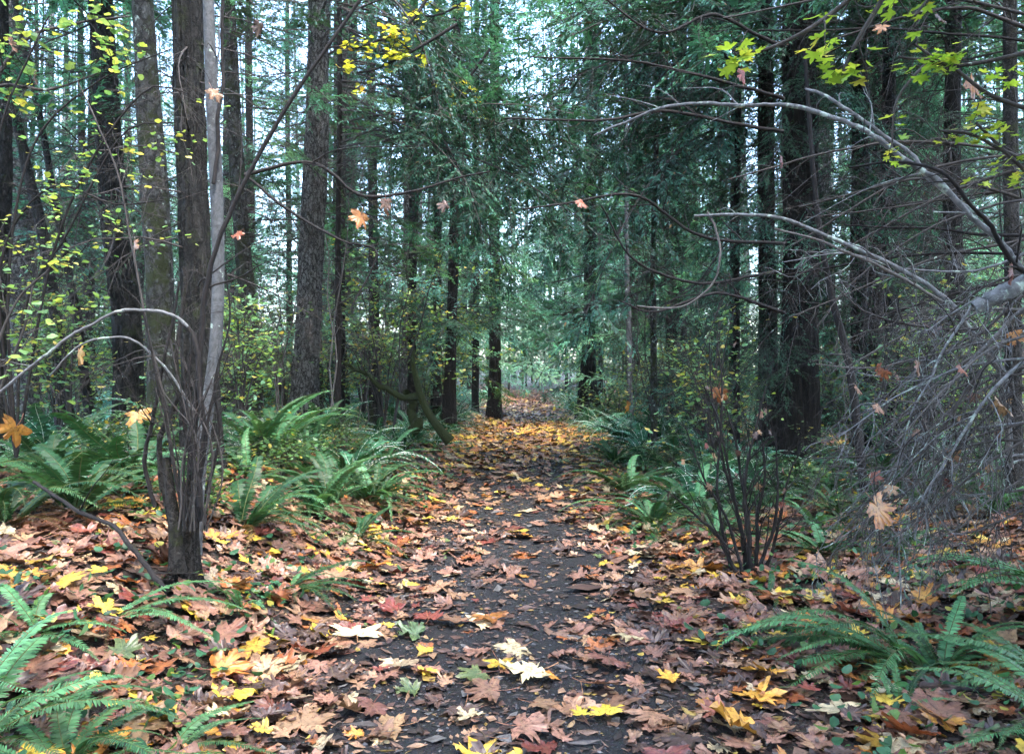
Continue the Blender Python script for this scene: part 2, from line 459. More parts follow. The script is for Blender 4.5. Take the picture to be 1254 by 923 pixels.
rng = np.random.default_rng(21)
xs, ys = [], []
for y0, y1, half0, half1, per in ((1.5, 5, 2.6, 4.2, 175), (5, 9, 4.6, 7, 150), (9, 16, 6, 8, 100), (16, 28, 6, 8, 80), (28, 60, 6, 8, 40)):
    area = (y1 - y0) * (half0 + half1); n = int(area * per)
    y = rng.uniform(y0, y1, n); x = path_c(y) + rng.uniform(-1, 1, n) * (half0 + (half1 - half0) * (y - y0) / (y1 - y0))
    k = rng.uniform(0, 1, n) < leaf_density(x, y)
    xs.append(x[k]); ys.append(y[k])
LX, LY = np.concatenate(xs), np.concatenate(ys)
LS = np.clip(rng.lognormal(math.log(.084), .40, len(LX)), .028, .15)
far = smooth(11, 20, LY)
keys = np.empty(len(LX), object)
for i in range(len(LX)):
    w = PW.copy()
    if far[i] > 0:
        f = far[i] * (1 - smooth(27, 34, LY[i]))
        for nme, m_ in (('yellow', 8), ('orange yellow', 10), ('rusty orange', 2.), ('cream', 3.), ('dark brown', .35), ('pinkish brown', .8)): w[PK.index(nme)] *= 1 + (m_ - 1) * f
    if LY[i] > 28: w[PK.index('dark brown')] *= .3; w[PK.index('pinkish brown')] *= 2
    if abs(LX[i] - path_c(LY[i])) < .9 and LY[i] < 11: w[PK.index('rusty orange')] *= .4; w[PK.index('yellow')] *= .5; w[PK.index('orange yellow')] *= .4; w[PK.index('dark brown')] *= 1.5
    w /= w.sum(); keys[i] = PK[rng.choice(len(PK), p=w)]

# leaves one can point at -------------------------------------------------
HERO = [  # px, py, width px, colour, label, curl variant
    (305, 802, 52, 'yellow', 'bright yellow maple leaf lying flat on the left litter, the most vivid one there', 1),
    (437, 786, 72, 'cream', 'wide pale yellow maple leaf at the left edge of the dark trail', 2),
    (365, 866, 40, 'cream', 'small cream white maple leaf low on the left side of the trail', 0),
    (492, 826, 46, 'cream', 'cream white maple leaf alone on bare gravel left of the trail centre', 3),
    (650, 832, 78, 'cream', 'large curled cream leaf in the clump at the trail centre', 6),
    (612, 822, 55, 'yellow', 'yellow leaf in the clump at the trail centre, left of the curled cream one', 2),
    (585, 838, 50, 'green', 'green maple leaf beside the clump at the trail centre', 3),
    (600, 858, 62, 'tan', 'tan maple leaf just below the clump at the trail centre', 1),
    (742, 886, 55, 'yellow', 'bright yellow maple leaf low on the right half of the trail', 1),
    (712, 887, 26, 'yellow', 'small yellow leaf just left of the bright yellow one low on the trail', 4),
    (660, 873, 48, 'tan', 'pale tan leaf with sharp lobes low in the middle of the trail', 0),
    (745, 818, 60, 'pinkish brown', 'pink brown maple leaf lying flat on bare gravel right of the clump', 1),
    (730, 848, 58, 'pinkish brown', 'long pink brown leaf on gravel under the flat pink one', 3),
    (822, 842, 44, 'orange yellow', 'orange and yellow leaf at the right edge of the bare trail', 4),
    (866, 796, 48, 'yellow', 'yellow leaf lying in brown litter right of the trail, above the orange yellow one', 2),
    (862, 704, 44, 'orange yellow', 'golden leaf in front of the bare shrub right of the trail', 5),
    (1010, 712, 46, 'yellow', 'thin yellow leaf lying behind the arching fern fronds on the right', 4),
    (1183, 706, 70, 'red brown', 'reddish maple leaf resting on the fern at the far right', 5),
    (1060, 846, 56, 'rusty orange', 'orange leaf under the fern fronds at lower right', 3),
    (925, 866, 66, 'orange yellow', 'folded yellow orange leaf on the litter at lower right', 6),
    (1025, 882, 78, 'cream', 'broad cream leaf at lower right below the fern', 2),
    (950, 900, 60, 'pinkish brown', 'pink brown leaf below the folded yellow orange leaf', 1),
    (1170, 785, 62, 'rusty orange', 'upright orange brown leaf standing among the fern fronds on the right', 8),
    (990, 745, 50, 'rusty orange', 'orange brown leaf behind the lowest arching fern frond on the right', 6),
    (385, 810, 62, 'rusty orange', 'orange leaf with dark edge left of the trail', 5),
    (524, 766, 46, 'red brown', 'dark red brown leaf standing on its edge beside the trail', 8),
    (600, 764, 44, 'orange yellow', 'golden leaf above the dark gravel patch on the trail', 3),
    (560, 768, 46, 'tan', 'tan leaf touching the golden one above the dark gravel patch', 4),
    (272, 832, 66, 'orange yellow', 'large curled orange leaf on the left litter above the lowest fern tip', 8),
    (92, 742, 62, 'tan', 'big tan maple leaf on the bank in front of the fern at far left', 5),
    (118, 792, 60, 'cream', 'pale cream leaf on the left bank below the big tan one', 3),
    (150, 812, 52, 'green', 'dull green leaf on the left bank next to the pale cream one', 4),
    (76, 618, 78, 'orange yellow', 'large yellow orange maple leaf on the left bank under the ferns', 2),
    (130, 682, 50, 'rusty orange', 'deep orange curled leaf on the left bank left of the old stump', 7),
    (358, 712, 40, 'cream', 'white cream leaf with sharp lobes right of the old stump', 0),
    (378, 728, 40, 'yellow', 'yellow leaf lying by the white cream leaf right of the stump', 1),
    (260, 722, 42, 'cream', 'small yellow cream leaf at the foot of the old stump', 3),
    (20, 700, 50, 'pinkish brown', 'pink brown leaf at the left edge on the bank', 5),
    (455, 700, 40, 'orange yellow', 'orange yellow leaf near the ferns left of the trail', 4),
    (1130, 870, 60, 'pinkish brown', 'brown pink leaf between the fern and the lower right corner', 2),
    (1235, 885, 46, 'rusty orange', 'small orange brown leaf in the lower right corner', 3),
    (1150, 850, 50, 'dark brown', 'dark wet leaf beside the twig at lower right', 4),
    (840, 755, 52, 'tan', 'tan leaf at the right edge of the trail above the yellow one', 4),
    (640, 905, 66, 'pinkish brown', 'pink brown leaf at the bottom edge in the middle of the trail', 1),
    (575, 890, 50, 'cream', 'crumpled pale leaf near the bottom edge left of the trail centre', 6),
]
hero_xy = []
for px, py, wpx, key, lab, var in HERO:
    p = hit(px, py)
    hero_xy.append((p[0], p[1]))
    place_leaf(p[0], p[1], wpx / F_PX * p[1] / 1.62, key, lab, var=var, tilt=.12, up=.045)
hx = np.array(hero_xy)

ppx = CX + LX / LY * F_PX; hh = height(LX, LY); ppy = HY + (CAM_Z - hh) / LY * F_PX
inview = (ppx > 0) & (ppx < 1254) & (ppy > 0) & (ppy < 915)
lift = rng.uniform(.004, .055, len(LX)) * (.5 + .5 * smooth(.5, 1.2, np.abs(LX - path_c(LY))))
proj = LS / LY * inview
order = np.argsort(-proj)
single = set(order[:300 - len(HERO)].tolist())
for i in order[:300 - len(HERO)]:
    x, y = LX[i], LY[i]
    if ((hx[:, 0] - x) ** 2 + (hx[:, 1] - y) ** 2).min() < (.055 + LS[i] * .4) ** 2:
        single.discard(int(i)); LS[i] = 0; continue
    d = x - path_c(y)
    zone = 'on the dark gravel of the trail' if abs(d) < .75 else ('in the litter left of the trail' if d < 0 else 'in the litter right of the trail')
    form = 'crinkled' if LS[i] < .1 else 'large'
    var = random.randrange(16)
    place_leaf(x, y, LS[i], keys[i], f'{form} {keys[i]} maple leaf lying {zone}', var=var, tilt=.16, up=lift[i],
               group=f'{form} {keys[i]} fallen leaves {zone}')


def leaf_heap(idx, rng, variants, lowset, name, label, z=None):
    buckets = {}
    for i in idx: buckets.setdefault(int(rng.integers(len(variants))), []).append(i)
    g = G()
    for b, ii in buckets.items():
        V, F, v, t = variants[b]
        ii = np.array(ii); n = len(ii)
        rz = rng.uniform(0, 2 * PI, n); rx = rng.normal(0, .16, n); ry = rng.normal(0, .16, n)
        e = .1
        rx += -(height(LX[ii], LY[ii] - e) - height(LX[ii], LY[ii] + e)) / (2 * e)
        ry += (height(LX[ii] - e, LY[ii]) - height(LX[ii] + e, LY[ii])) / (2 * e)
        c, s = np.cos(rz), np.sin(rz)
        X = V[None, :, 0] * c[:, None] - V[None, :, 1] * s[:, None]
        Y = V[None, :, 0] * s[:, None] + V[None, :, 1] * c[:, None]
        Z = V[None, :, 2] + X * (-np.tan(ry))[:, None] * -1 * -1 + Y * np.tan(rx)[:, None]
        P = np.stack([X, Y, Z], -1) * LS[ii][:, None, None]
        P[..., 0] += LX[ii][:, None]; P[..., 1] += LY[ii][:, None]; P[..., 2] += (height(LX[ii], LY[ii]) + lift[ii])[:, None]
        C = np.stack([leaf_cols(keys[i], t, rng) for i in ii])
        FF = F[None] + (np.arange(n) * len(V))[:, None, None]
        g.add(P.reshape(-1, 3), FF.reshape(-1, 3), C.reshape(-1, 3), 0, np.tile(v, n))
    o = link(name, g.mesh(name, [M['litter']]))
    tag(o, label, 'leaves', kind='stuff')
    return o


rest = [i for i in range(len(LX)) if i not in single and LS[i] > 0]
nearr = [i for i in rest if LY[i] < 7.5]; farr = [i for i in rest if LY[i] >= 7.5]
leaf_heap(nearr, rng, LEAFVAR, False, 'fallen_leaves', 'carpet of brown and pink maple leaves strewn over the near trail and its banks')
leaf_heap(farr, rng, LEAFLOW, True, 'fallen_leaves', 'carpet of yellow and orange leaves covering the distant stretch of the trail')

# crumbs: leaf fragments, needles and bits of twig ------------------------
rng = np.random.default_rng(8)
n = 75000
y = 1.5 + 12 * rng.uniform(0, 1, n) ** 1.5; x = path_c(y) + rng.uniform(-1, 1, n) * (2.4 + y * .55)
z = height(x, y) + rng.uniform(.002, .012, n)
L = rng.lognormal(math.log(.015), .6, n); wd = L * rng.uniform(.08, .9, n)
a = rng.uniform(0, 2 * PI, n)
q = np.array([[-1, -.5], [.1, -1], [1, .2], [-.2, .9]])
P = np.zeros((n, 4, 3))
for k in range(4):
    u = q[k, 0] * L * rng.uniform(.6, 1.2, n); v = q[k, 1] * wd * rng.uniform(.6, 1.2, n)
    P[:, k, 0] = x + u * np.cos(a) - v * np.sin(a); P[:, k, 1] = y + u * np.sin(a) + v * np.cos(a); P[:, k, 2] = z + rng.uniform(0, 1, n) * L * .35
pc = np.array([(.10, .055, .04), (.2, .12, .08), (.04, .028, .022), (.32, .19, .11), (.14, .13, .12), (.3, .2, .05)])
C = pc[rng.choice(6, n, p=[.3, .2, .25, .1, .1, .05])]
g = G(); g.add(P.reshape(-1, 3), np.arange(n * 4).reshape(-1, 4), np.repeat(C, 4, 0))
tag(link('forest_debris', g.mesh('forest_debris', [M['litter']], True)), 'crumbs of bark, needles and leaf scraps scattered on the dark soil', 'debris', kind='stuff')

# ------------------------------------------------------------------ ground and trail
def sheet(xa, ya, zf, mat, name, label, cat=None):
    X, Y = np.meshgrid(xa, ya, indexing='ij'); Z = zf(X, Y)
    V = np.stack([X, Y, Z], -1).reshape(-1, 3); nx, ny = len(xa), len(ya)
    i = (np.arange(nx - 1)[:, None] * ny + np.arange(ny - 1)[None]).ravel()
    g = G(); g.add(V, np.stack([i, i + ny, i + ny + 1, i + 1], 1))
    o = link(name, g.mesh(name, [mat])); tag(o, label, cat, kind='structure'); return o


xa = np.concatenate([-np.geomspace(260, 9, 40), np.linspace(-8.9, 8.9, 179), np.geomspace(9, 260, 40)])
ya = np.concatenate([-np.geomspace(120, 2.2, 24), np.linspace(-2, 20, 221), np.geomspace(20.1, 400, 110)])
sheet(xa, ya, height, M['soil'], 'ground', 'dark forest soil under the trees', 'ground')
ts = np.linspace(-1, 1, 41); ya = np.concatenate([np.linspace(-3, 20, 231), np.linspace(20.2, 46, 80)])
U, Y = np.meshgrid(ts, ya, indexing='ij')
wl = 1.0 + .16 * np.sin(Y * 1.3) + .1 * np.sin(Y * 2.9 + 1)
X = path_c(Y) + U * wl
rg = np.random.default_rng(4)
Z = height(X, Y) + .006 + rg.normal(0, .0035, X.shape) - .03 * (np.abs(U) > .99)
V = np.stack([X, Y, Z], -1).reshape(-1, 3); nx, ny = X.shape
i = (np.arange(nx - 1)[:, None] * ny + np.arange(ny - 1)[None]).ravel()
g = G(); g.add(V, np.stack([i, i + ny, i + ny + 1, i + 1], 1))
tag(link('path', g.mesh('path', [M['trail']])), 'straight trail of dark gravel running away between the trees', 'path', kind='structure')

# small stones on the trail
rng = np.random.default_rng(17)
ico = []
for k in range(3):
    me = bpy.data.meshes.new('s')
    import bmesh
    b = bmesh.new(); bmesh.ops.create_icosphere(b, subdivisions=1, radius=1); 
    V = np.array([v.co[:] for v in b.verts]); F = np.array([[v.index for v in f.verts] for f in b.faces]); b.free()
    ico.append((V * rng.uniform(.65, 1.2, (len(V), 1)), F))
n = 9000
y = 1.6 + 11 * rng.uniform(0, 1, n) ** 1.4; x = path_c(y) + rng.normal(0, .55, n)
s = rng.lognormal(math.log(.0045), .45, n); z = height(x, y) + .007
g = G()
for k in range(3):
    V, F = ico[k]; ii = np.arange(k, n, 3); a = rng.uniform(0, 6.28, len(ii))
    X = V[None, :, 0] * np.cos(a)[:, None] - V[None, :, 1] * np.sin(a)[:, None]; Y = V[None, :, 0] * np.sin(a)[:, None] + V[None, :, 1] * np.cos(a)[:, None]
    P = np.stack([X, Y, np.broadcast_to(V[None, :, 2] * .6, X.shape)], -1) * s[ii][:, None, None] + np.stack([x[ii], y[ii], z[ii]], -1)[:, None]
    c = np.repeat(np.array([.045, .045, .05])[None] * rng.uniform(.4, 2.6, (len(ii), 1)), len(V), 0)
    g.add(P.reshape(-1, 3), (F[None] + (np.arange(len(ii)) * len(V))[:, None, None]).reshape(-1, 3), c)
tag(link('gravel', g.mesh('gravel', [M['litter']], True)), 'fine grey grit lying loose on the trail', 'gravel', kind='stuff')
# ------------------------------------------------------------------ sword ferns
def frond(rng, arch, npin=58, w=.068, lod=0, L=1.0, side=None, col=(.035, .135, .062), hue=0):
    """unit frond along +X, springing from the origin and arching over"""
    K = 24
    s = np.linspace(0, 1, K)
    ang0, ang1 = arch
    th = np.radians(ang0 + (ang1 - ang0) * s ** 1.15) + rng.normal(0, .05) + .07 * np.sin(s * rng.uniform(6, 14) + rng.uniform(0, 6))
    ds = 1 / (K - 1)
    x = np.concatenate([[0], np.cumsum(np.cos(th[:-1]) * ds)]); z = np.concatenate([[0], np.cumsum(np.sin(th[:-1]) * ds)])
    yy = rng.normal(0, .10) * s ** 2 + .02 * np.sin(s * 6 + rng.uniform(0, 6))
    R = np.stack([x, yy, z], 1)
    g = G()
    TV, TF = tubes(R, .0045 * (1 - .75 * s), 4 if lod == 0 else 3)
    g.add(TV, TF, (1, 1, 1), 1)
    t = np.linspace(.10, .992, npin)
    k = np.minimum((t * (K - 1)).astype(int), K - 2); u = (t * (K - 1) - k)[:, None]
    P0 = R[k] * (1 - u) + R[k + 1] * u
    T = np.gradient(R, axis=0); T /= np.linalg.norm(T, axis=1, keepdims=True)
    T0 = T[k]
    prof = w * np.minimum(1, (t + .02) * 5.) ** .8 * (1 - np.clip((t - .42) / .6, 0, 1) ** 1.7 * .93)
    for sg in (-1, 1):
        n = npin
        S = np.cross(np.array([0, 0, 1.]), T0) * sg; S /= np.linalg.norm(S, axis=1, keepdims=True)
        Nn = np.cross(T0, S) * sg
        fa = np.radians(rng.normal(14, 4, n) + 22 * t)[:, None]
        D = S * np.cos(fa) + T0 * np.sin(fa)
        ln = (prof * rng.uniform(.86, 1.08, n))[:, None]
        if rng.uniform() < .6: ln[rng.integers(0, n, 2)] *= .45
        hw = (.0105 * (prof / w) ** .35 * rng.uniform(.85, 1.1, n) * 44 / npin)[:, None]
        tw = rng.normal(.25, .18, n)[:, None]
        Wd = T0 * np.cos(tw) + Nn * np.sin(tw)
        dr = rng.normal(.16, .08, n)[:, None] * ln
        if lod == 0:
            q = [(0, .30), (.12, 1.), (.45, .95), (.78, .62), (1., .0)]
        else:
            q = [(0, .5), (.35, 1.), (1., .0)]
        cols = []; V = []
        for a_, h_ in q:
            C = P0 + D * ln * a_ - Nn * 0 + np.array([0, 0, -1.]) * dr * a_ ** 2 + Nn * .02 * np.sin(a_ * PI) * ln
            V.append(C + Wd * hw * h_); 
            V.append(C - Wd * hw * h_)
        V = np.stack(V, 1)          # n, 2q, 3
        m = len(q)
        F = np.array([[2 * j, 2 * j + 2, 2 * j + 3, 2 * j + 1] for j in range(m - 1)])
        FF = F[None] + (np.arange(n) * 2 * m)[:, None, None]
        c = np.array(col) * rng.uniform(.7, 1.3, (n, 1)) * (1 + hue * rng.normal(0, .2, (n, 3)))
        g.add(V.reshape(-1, 3), FF.reshape(-1, 4), np.repeat(c, 2 * m, 0), 0)
    return g


rng = np.random.default_rng(31)
ARCH = [(58, -38), (44, -42), (66, -22), (32, -34), (72, -12), (52, -58), (20, -26), (60, -32)]
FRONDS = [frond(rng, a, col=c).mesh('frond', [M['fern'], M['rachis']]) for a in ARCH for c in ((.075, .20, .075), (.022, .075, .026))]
_x = 0
DEADF = [frond(rng, a, npin=34, w=.06, col=(.13, .065, .035)).mesh('dead_frond', [M['fern'], M['rachis']]) for a in ((30, -60), (10, -40), (20, -75))]
OLDF = [frond(rng, a, npin=40, w=.07, col=(.30, .20, .04)).mesh('yellowing_frond', [M['fern'], M['rachis']]) for a in ((30, -50),)]


def fern(px, py, d, size, n, label, seed, spread=(0, 360), kinds=None, dead=2, z=None, group='sword ferns'):
    r = random.Random(seed)
    p = W(px, py, d); x, y = p[0], p[1]
    size *= .98 if d > 5 else 1.1; dead = dead + 2; n = int(n * 1.35)
    root = empty('sword_fern', (x, y, (H(x, y) if z is None else z) + .01), 0, label, 'fern', group)
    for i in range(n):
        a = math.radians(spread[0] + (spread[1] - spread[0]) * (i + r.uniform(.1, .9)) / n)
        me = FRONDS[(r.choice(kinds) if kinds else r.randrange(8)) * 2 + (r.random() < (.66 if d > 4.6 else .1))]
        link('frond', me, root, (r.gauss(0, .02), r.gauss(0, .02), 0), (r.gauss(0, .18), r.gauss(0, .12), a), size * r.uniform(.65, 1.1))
    for i in range(dead):
        o = link('dead_frond', r.choice(DEADF), root, (0, 0, 0), (r.gauss(0, .2), 0, r.uniform(0, 6.28)), size * r.uniform(.5, .85))
    return root


# fern mounds whose single fronds are too small to pick out
FM = []
for k in range(5):
    rr_ = np.random.default_rng(60 + k); g = G()
    for i in range(15):
        f = frond(rr_, ARCH[rr_.integers(8)], npin=20, lod=1, w=.10, col=np.array((.05, .165, .085)) * rr_.uniform(.6, 1.2))
        V, L, T, Mi, A, Cc = f.merged()
        V = V @ rotm(rr_.normal(0, .15), rr_.normal(0, .1), i / 15 * 6.28 + rr_.uniform(0, .4)).T * rr_.uniform(.7, 1.1)
        k0 = 0
        nq = len(T)
        g.add(V, L.reshape(nq, 4), A, 0)
    FM.append(g.mesh('fern_mound', [M['fern']])); FMG = globals().setdefault('FMG', []); FMG.append(g.merged())

# the clumps one can pick out, from the walker outwards (px, py are where the crown stands)
FERNS = [
    (80, 945, 2.75, .55, 13, 'big sword fern in the bottom left corner with fronds fanned toward the trail', 1, (0, 360), [1, 3, 5, 6], 1),
    (-40, 900, 2.7, .70, 9, 'sword fern cut by the lower left edge of the view, behind the corner fern', 2, (-90, 120), [0, 1, 2], 1),
    (205, 935, 2.95, .44, 5, 'small fern just right of the corner fern at the bottom left', 3, (-50, 90), [6, 3], 0),
    (40, 800, 3.6, .50, 8, 'low half brown fern among leaves on the left bank', 4, (0, 360), [3, 6, 5], 2),
    (135, 770, 3.9, .55, 5, 'sparse fern with one frond lying toward the old stump', 5, (-30, 60), [6, 3], 1),
    (95, 610, 5.6, 1.15, 17, 'large lush fern on the left bank behind the arching bare stems', 6, (0, 360), [0, 1, 3, 7], 4),
    (10, 600, 5.2, 1.0, 12, 'lush fern at the left edge of the view on the bank', 7, (0, 360), [0, 1, 5], 3),
    (160, 575, 6.6, 1.15, 16, 'tall bright fern in front of the moss covered trunk on the left', 8, (0, 360), [0, 2, 7], 2),
    (60, 560, 7.6, 1.1, 13, 'fern further back on the left bank under the leaning trunks', 9, (0, 360), None, 2),
    (300, 625, 5.9, .95, 12, 'fern directly right of the old stump with one frond pointing up right', 10, (-60, 120), [0, 1, 2], 1),
    (350, 672, 5.0, .55, 7, 'small bright fern with flat fronds on the litter right of the old stump', 11, (-80, 100), [3, 6], 0),
    (290, 720, 4.4, .34, 4, 'tiny fern sprig standing between the stump and the white cream leaf', 12, (200, 340), [0, 2, 4], 0),
    (325, 560, 8.2, 1.25, 18, 'dark upright fern with tall fronds between the stump and the plated trunk', 13, (0, 360), [2, 4, 0], 2),
    (400, 600, 7.4, 1.05, 16, 'dark spreading fern left of the trail under the plated trunk', 14, (0, 360), [0, 1, 2, 7], 2),
    (455, 600, 8.3, 1.0, 15, 'fern closest to the left edge of the trail, beside the low green clumps', 15, (0, 360), [0, 1, 7], 2),
    (385, 555, 10.2, 1.15, 15, 'fern at the foot of the plated trunk', 16, (0, 360), [0, 2, 4], 1),
    (470, 560, 11., 1.0, 14, 'fern on the left verge short of the mossy leaning stem', 17, (0, 360), None, 1),
    (440, 645, 6.6, .7, 10, 'low fern spilling onto the left verge of the trail', 18, (0, 360), [1, 3, 6], 1),
    # right
    (1115, 805, 4.1, 1.0, 9, 'fern at lower right whose long fronds arch left over the litter', 21, (135, 225), [3, 1, 0, 7], 1),
    (1150, 800, 4.0, .60, 7, 'dark bushy fern behind the arching fronds at lower right', 22, (-40, 140), [0, 2, 1], 2),
    (1300, 790, 3.7, .75, 9, 'fern cut by the right edge with fronds reaching left', 23, (90, 250), [1, 3, 6], 1),
    (1330, 905, 3.0, .62, 8, 'fern in the lower right corner with one bright frond', 24, (100, 250), [1, 3, 0], 1),
    (1100, 860, 3.5, .26, 4, 'tiny fern sprig under the arching fronds at lower right', 25, (-20, 130), [2, 4], 0),
    (1330, 640, 4.4, 1.0, 6, 'fern whose frond tip pokes in at the right edge above the litter', 26, (120, 230), [0, 1], 0),
    (945, 722, 5.3, .42, 7, 'half hidden dull fern beneath the bare shrub on the right', 27, (0, 360), [3, 6], 3),
    (1010, 690, 6.2, .8, 9, 'fern in the shade below the dead brush on the right', 28, (0, 360), [3, 1], 3),
    (800, 645, 7.6, 1.0, 16, 'fern nearest the right edge of the trail left of the bare shrub', 29, (0, 360), [0, 1, 5], 2),
    (850, 620, 8.4, 1.1, 16, 'fern behind the bare shrub on the right', 30, (0, 360), [0, 1, 7], 2),
    (770, 600, 9.6, 1.0, 15, 'fern leaning over the right verge, second from the walker', 31, (0, 360), [0, 1, 7], 1),
    (830, 575, 11., 1.15, 15, 'fern between the trail and the pair of dark cedars', 32, (0, 360), None, 1),
    (905, 600, 9.5, 1.15, 15, 'dark fern at the foot of the left cedar of the pair', 33, (0, 360), [0, 2], 1),
    (985, 620, 9., 1.0, 13, 'dark fern at the foot of the thick cedar', 34, (0, 360), [0, 1], 1),
    (1075, 600, 9.8, 1.1, 13, 'fern among the thin dark trunks on the right', 35, (0, 360), [0, 1], 1),
    (755, 560, 12.5, 1.0, 13, 'fern on the right verge, third from the walker', 36, (0, 360), [0, 1, 7], 1),
]
for a in FERNS: fern(*a[:10])
_rf = random.Random(321)
for i in range(34):
    d = _rf.uniform(5.8, 11); left = i % 2 == 0
    px = CX + (path_c(d) + (-1 if left else 1) * _rf.uniform(1.55, 3.6 if i % 4 < 2 else 5.)) / d * F_PX
    fern(px, 0, d, _rf.uniform(.6, .95), _rf.randint(9, 12), f'middle sized sword fern in the bank of ferns {"left" if left else "right"} of the trail', 400 + i, (0, 360), None, 1, None, f'sword ferns in the bank {"left" if left else "right"} of the trail')

rng = np.random.default_rng(77)
k = 0
spots_ = []
for i in range(340):
    side = -1 if rng.uniform() < .5 else 1
    d = 8.3 + 36 * rng.uniform() ** 1.5
    off = 1.7 + rng.uniform() ** 1.7 * (4 + d * .35)
    x = path_c(d) + side * off
    spots_.append((x, d))
spots_.sort(key=lambda q: q[1])
gb = G()
for i, (x, d) in enumerate(spots_):
    sc, rz = rng.uniform(.7, 1.2), rng.uniform(0, 6.28)
    if i < 228:
        o = link('sword_fern', FM[rng.integers(5)], loc=(x, d, H(x, d) - .02), rot=(0, 0, rz), scale=sc)
        sd = 'left' if x < path_c(d) else 'right'
        tag(o, f'small distant sword fern in the undergrowth {sd} of the trail', 'fern', f'distant sword ferns {sd} of the trail')
    else:
        V, L, T_, Mi, A, C_ = FMG[rng.integers(5)]
        gb.add(V @ rotm(0, 0, rz).T * sc + np.array([x, d, H(x, d) - .02]), L.reshape(-1, 4), A, 0)
tag(link('fern_undergrowth', gb.mesh('fern_undergrowth', [M['fern']])), 'mass of ferns merging into undergrowth far along the trail', 'ferns', kind='stuff')

# low leafy plants creeping through the litter ----------------------------
def small_leaf(n=7):
    a = np.linspace(0, 2 * PI, n, endpoint=False)
    V = np.stack([.5 * np.sin(a) * .62, .5 - .5 * np.cos(a), .08 * np.cos(2 * a)], 1); V = np.vstack([V, [0, .5, .0]])
    F = np.array([(i, (i + 1) % n, n) for i in range(n)])
    return V, F


SLV, SLF = small_leaf()


def leaves_at(g, P, size, rng, cols, colp, mat=0, flat=.5, vshape=None):
    """broad leaves scattered at points P"""
    V, F = vshape or (SLV, SLF); n = len(P)
    rz = rng.uniform(0, 2 * PI, n); rx = rng.normal(0, 1, n) * (1 - flat) - .15; s = size * rng.uniform(.6, 1.25, n)
    x, y, z = V[:, 0][None], V[:, 1][None], V[:, 2][None]
    ry = rng.normal(0, 1, n) * (1 - flat)
    x1 = x * np.cos(ry)[:, None] + z * np.sin(ry)[:, None]; z1 = -x * np.sin(ry)[:, None] + z * np.cos(ry)[:, None]
    y2 = y * np.cos(rx)[:, None] - z1 * np.sin(rx)[:, None]; z2 = y * np.sin(rx)[:, None] + z1 * np.cos(rx)[:, None]
    X = x1 * np.cos(rz)[:, None] - y2 * np.sin(rz)[:, None]; Y = x1 * np.sin(rz)[:, None] + y2 * np.cos(rz)[:, None]
    Q = np.stack([X, Y, z2], -1) * s[:, None, None] + P[:, None]
    c = np.array(cols)[rng.choice(len(cols), n, p=colp)] * rng.uniform(.7, 1.25, (n, 1))
    FF = F[None] + (np.arange(n) * len(V))[:, None, None]
    g.add(Q.reshape(-1, 3), FF.reshape(-1, 3), np.repeat(c, len(V), 0), mat, np.tile(np.zeros(len(V)), n))


rng = np.random.default_rng(55)
g = G(); P = []
for i in range(1000):
    y = 2.5 + 22 * rng.uniform() ** 1.2; side = rng.choice([-1, 1])
    x = path_c(y) + side * (1.15 + rng.uniform() ** 1.2 * (1 + y * .5)); m = rng.integers(5, 40)
    if y < 8 and rng.uniform() < .7: continue
    q = np.stack([x + rng.normal(0, .10 + .01 * y, m), y + rng.normal(0, .12 + .01 * y, m), np.zeros(m)], 1)
    q[:, 2] = height(q[:, 0], q[:, 1]) + rng.uniform(.02, .09 + .012 * y, m); P.append(q)
leaves_at(g, np.concatenate(P), .055, rng, [(.05, .15, .07), (.03, .09, .04), (.12, .22, .06), (.4, .36, .07)], [.5, .3, .15, .05])
_g2 = G(); n = 9000
y = 1.6 + 14 * rng.uniform(0, 1, n) ** 1.4; x = path_c(y) + rng.uniform(-1, 1, n) * (2.2 + y * .5)
kk = rng.uniform(0, 1, n) < leaf_density(x, y); x = x[kk]; y = y[kk]
leaves_at(_g2, np.stack([x, y, height(x, y) + rng.uniform(.01, .05, len(x))], 1), .042, rng, [(.20, .10, .06), (.10, .05, .035), (.34, .22, .10), (.42, .30, .06), (.16, .10, .07)], [.3, .3, .15, .07, .18], flat=.82)
tag(link('fallen_leaves', _g2.mesh('fallen_leaves', [M['litter']])), 'small oval brown and yellow leaves mixed in between the maple leaves', 'leaves', kind='stuff')
tag(link('undergrowth', g.mesh('undergrowth', [M['green']])), 'low creeping green plants poking through the fallen leaves', 'undergrowth', kind='stuff')
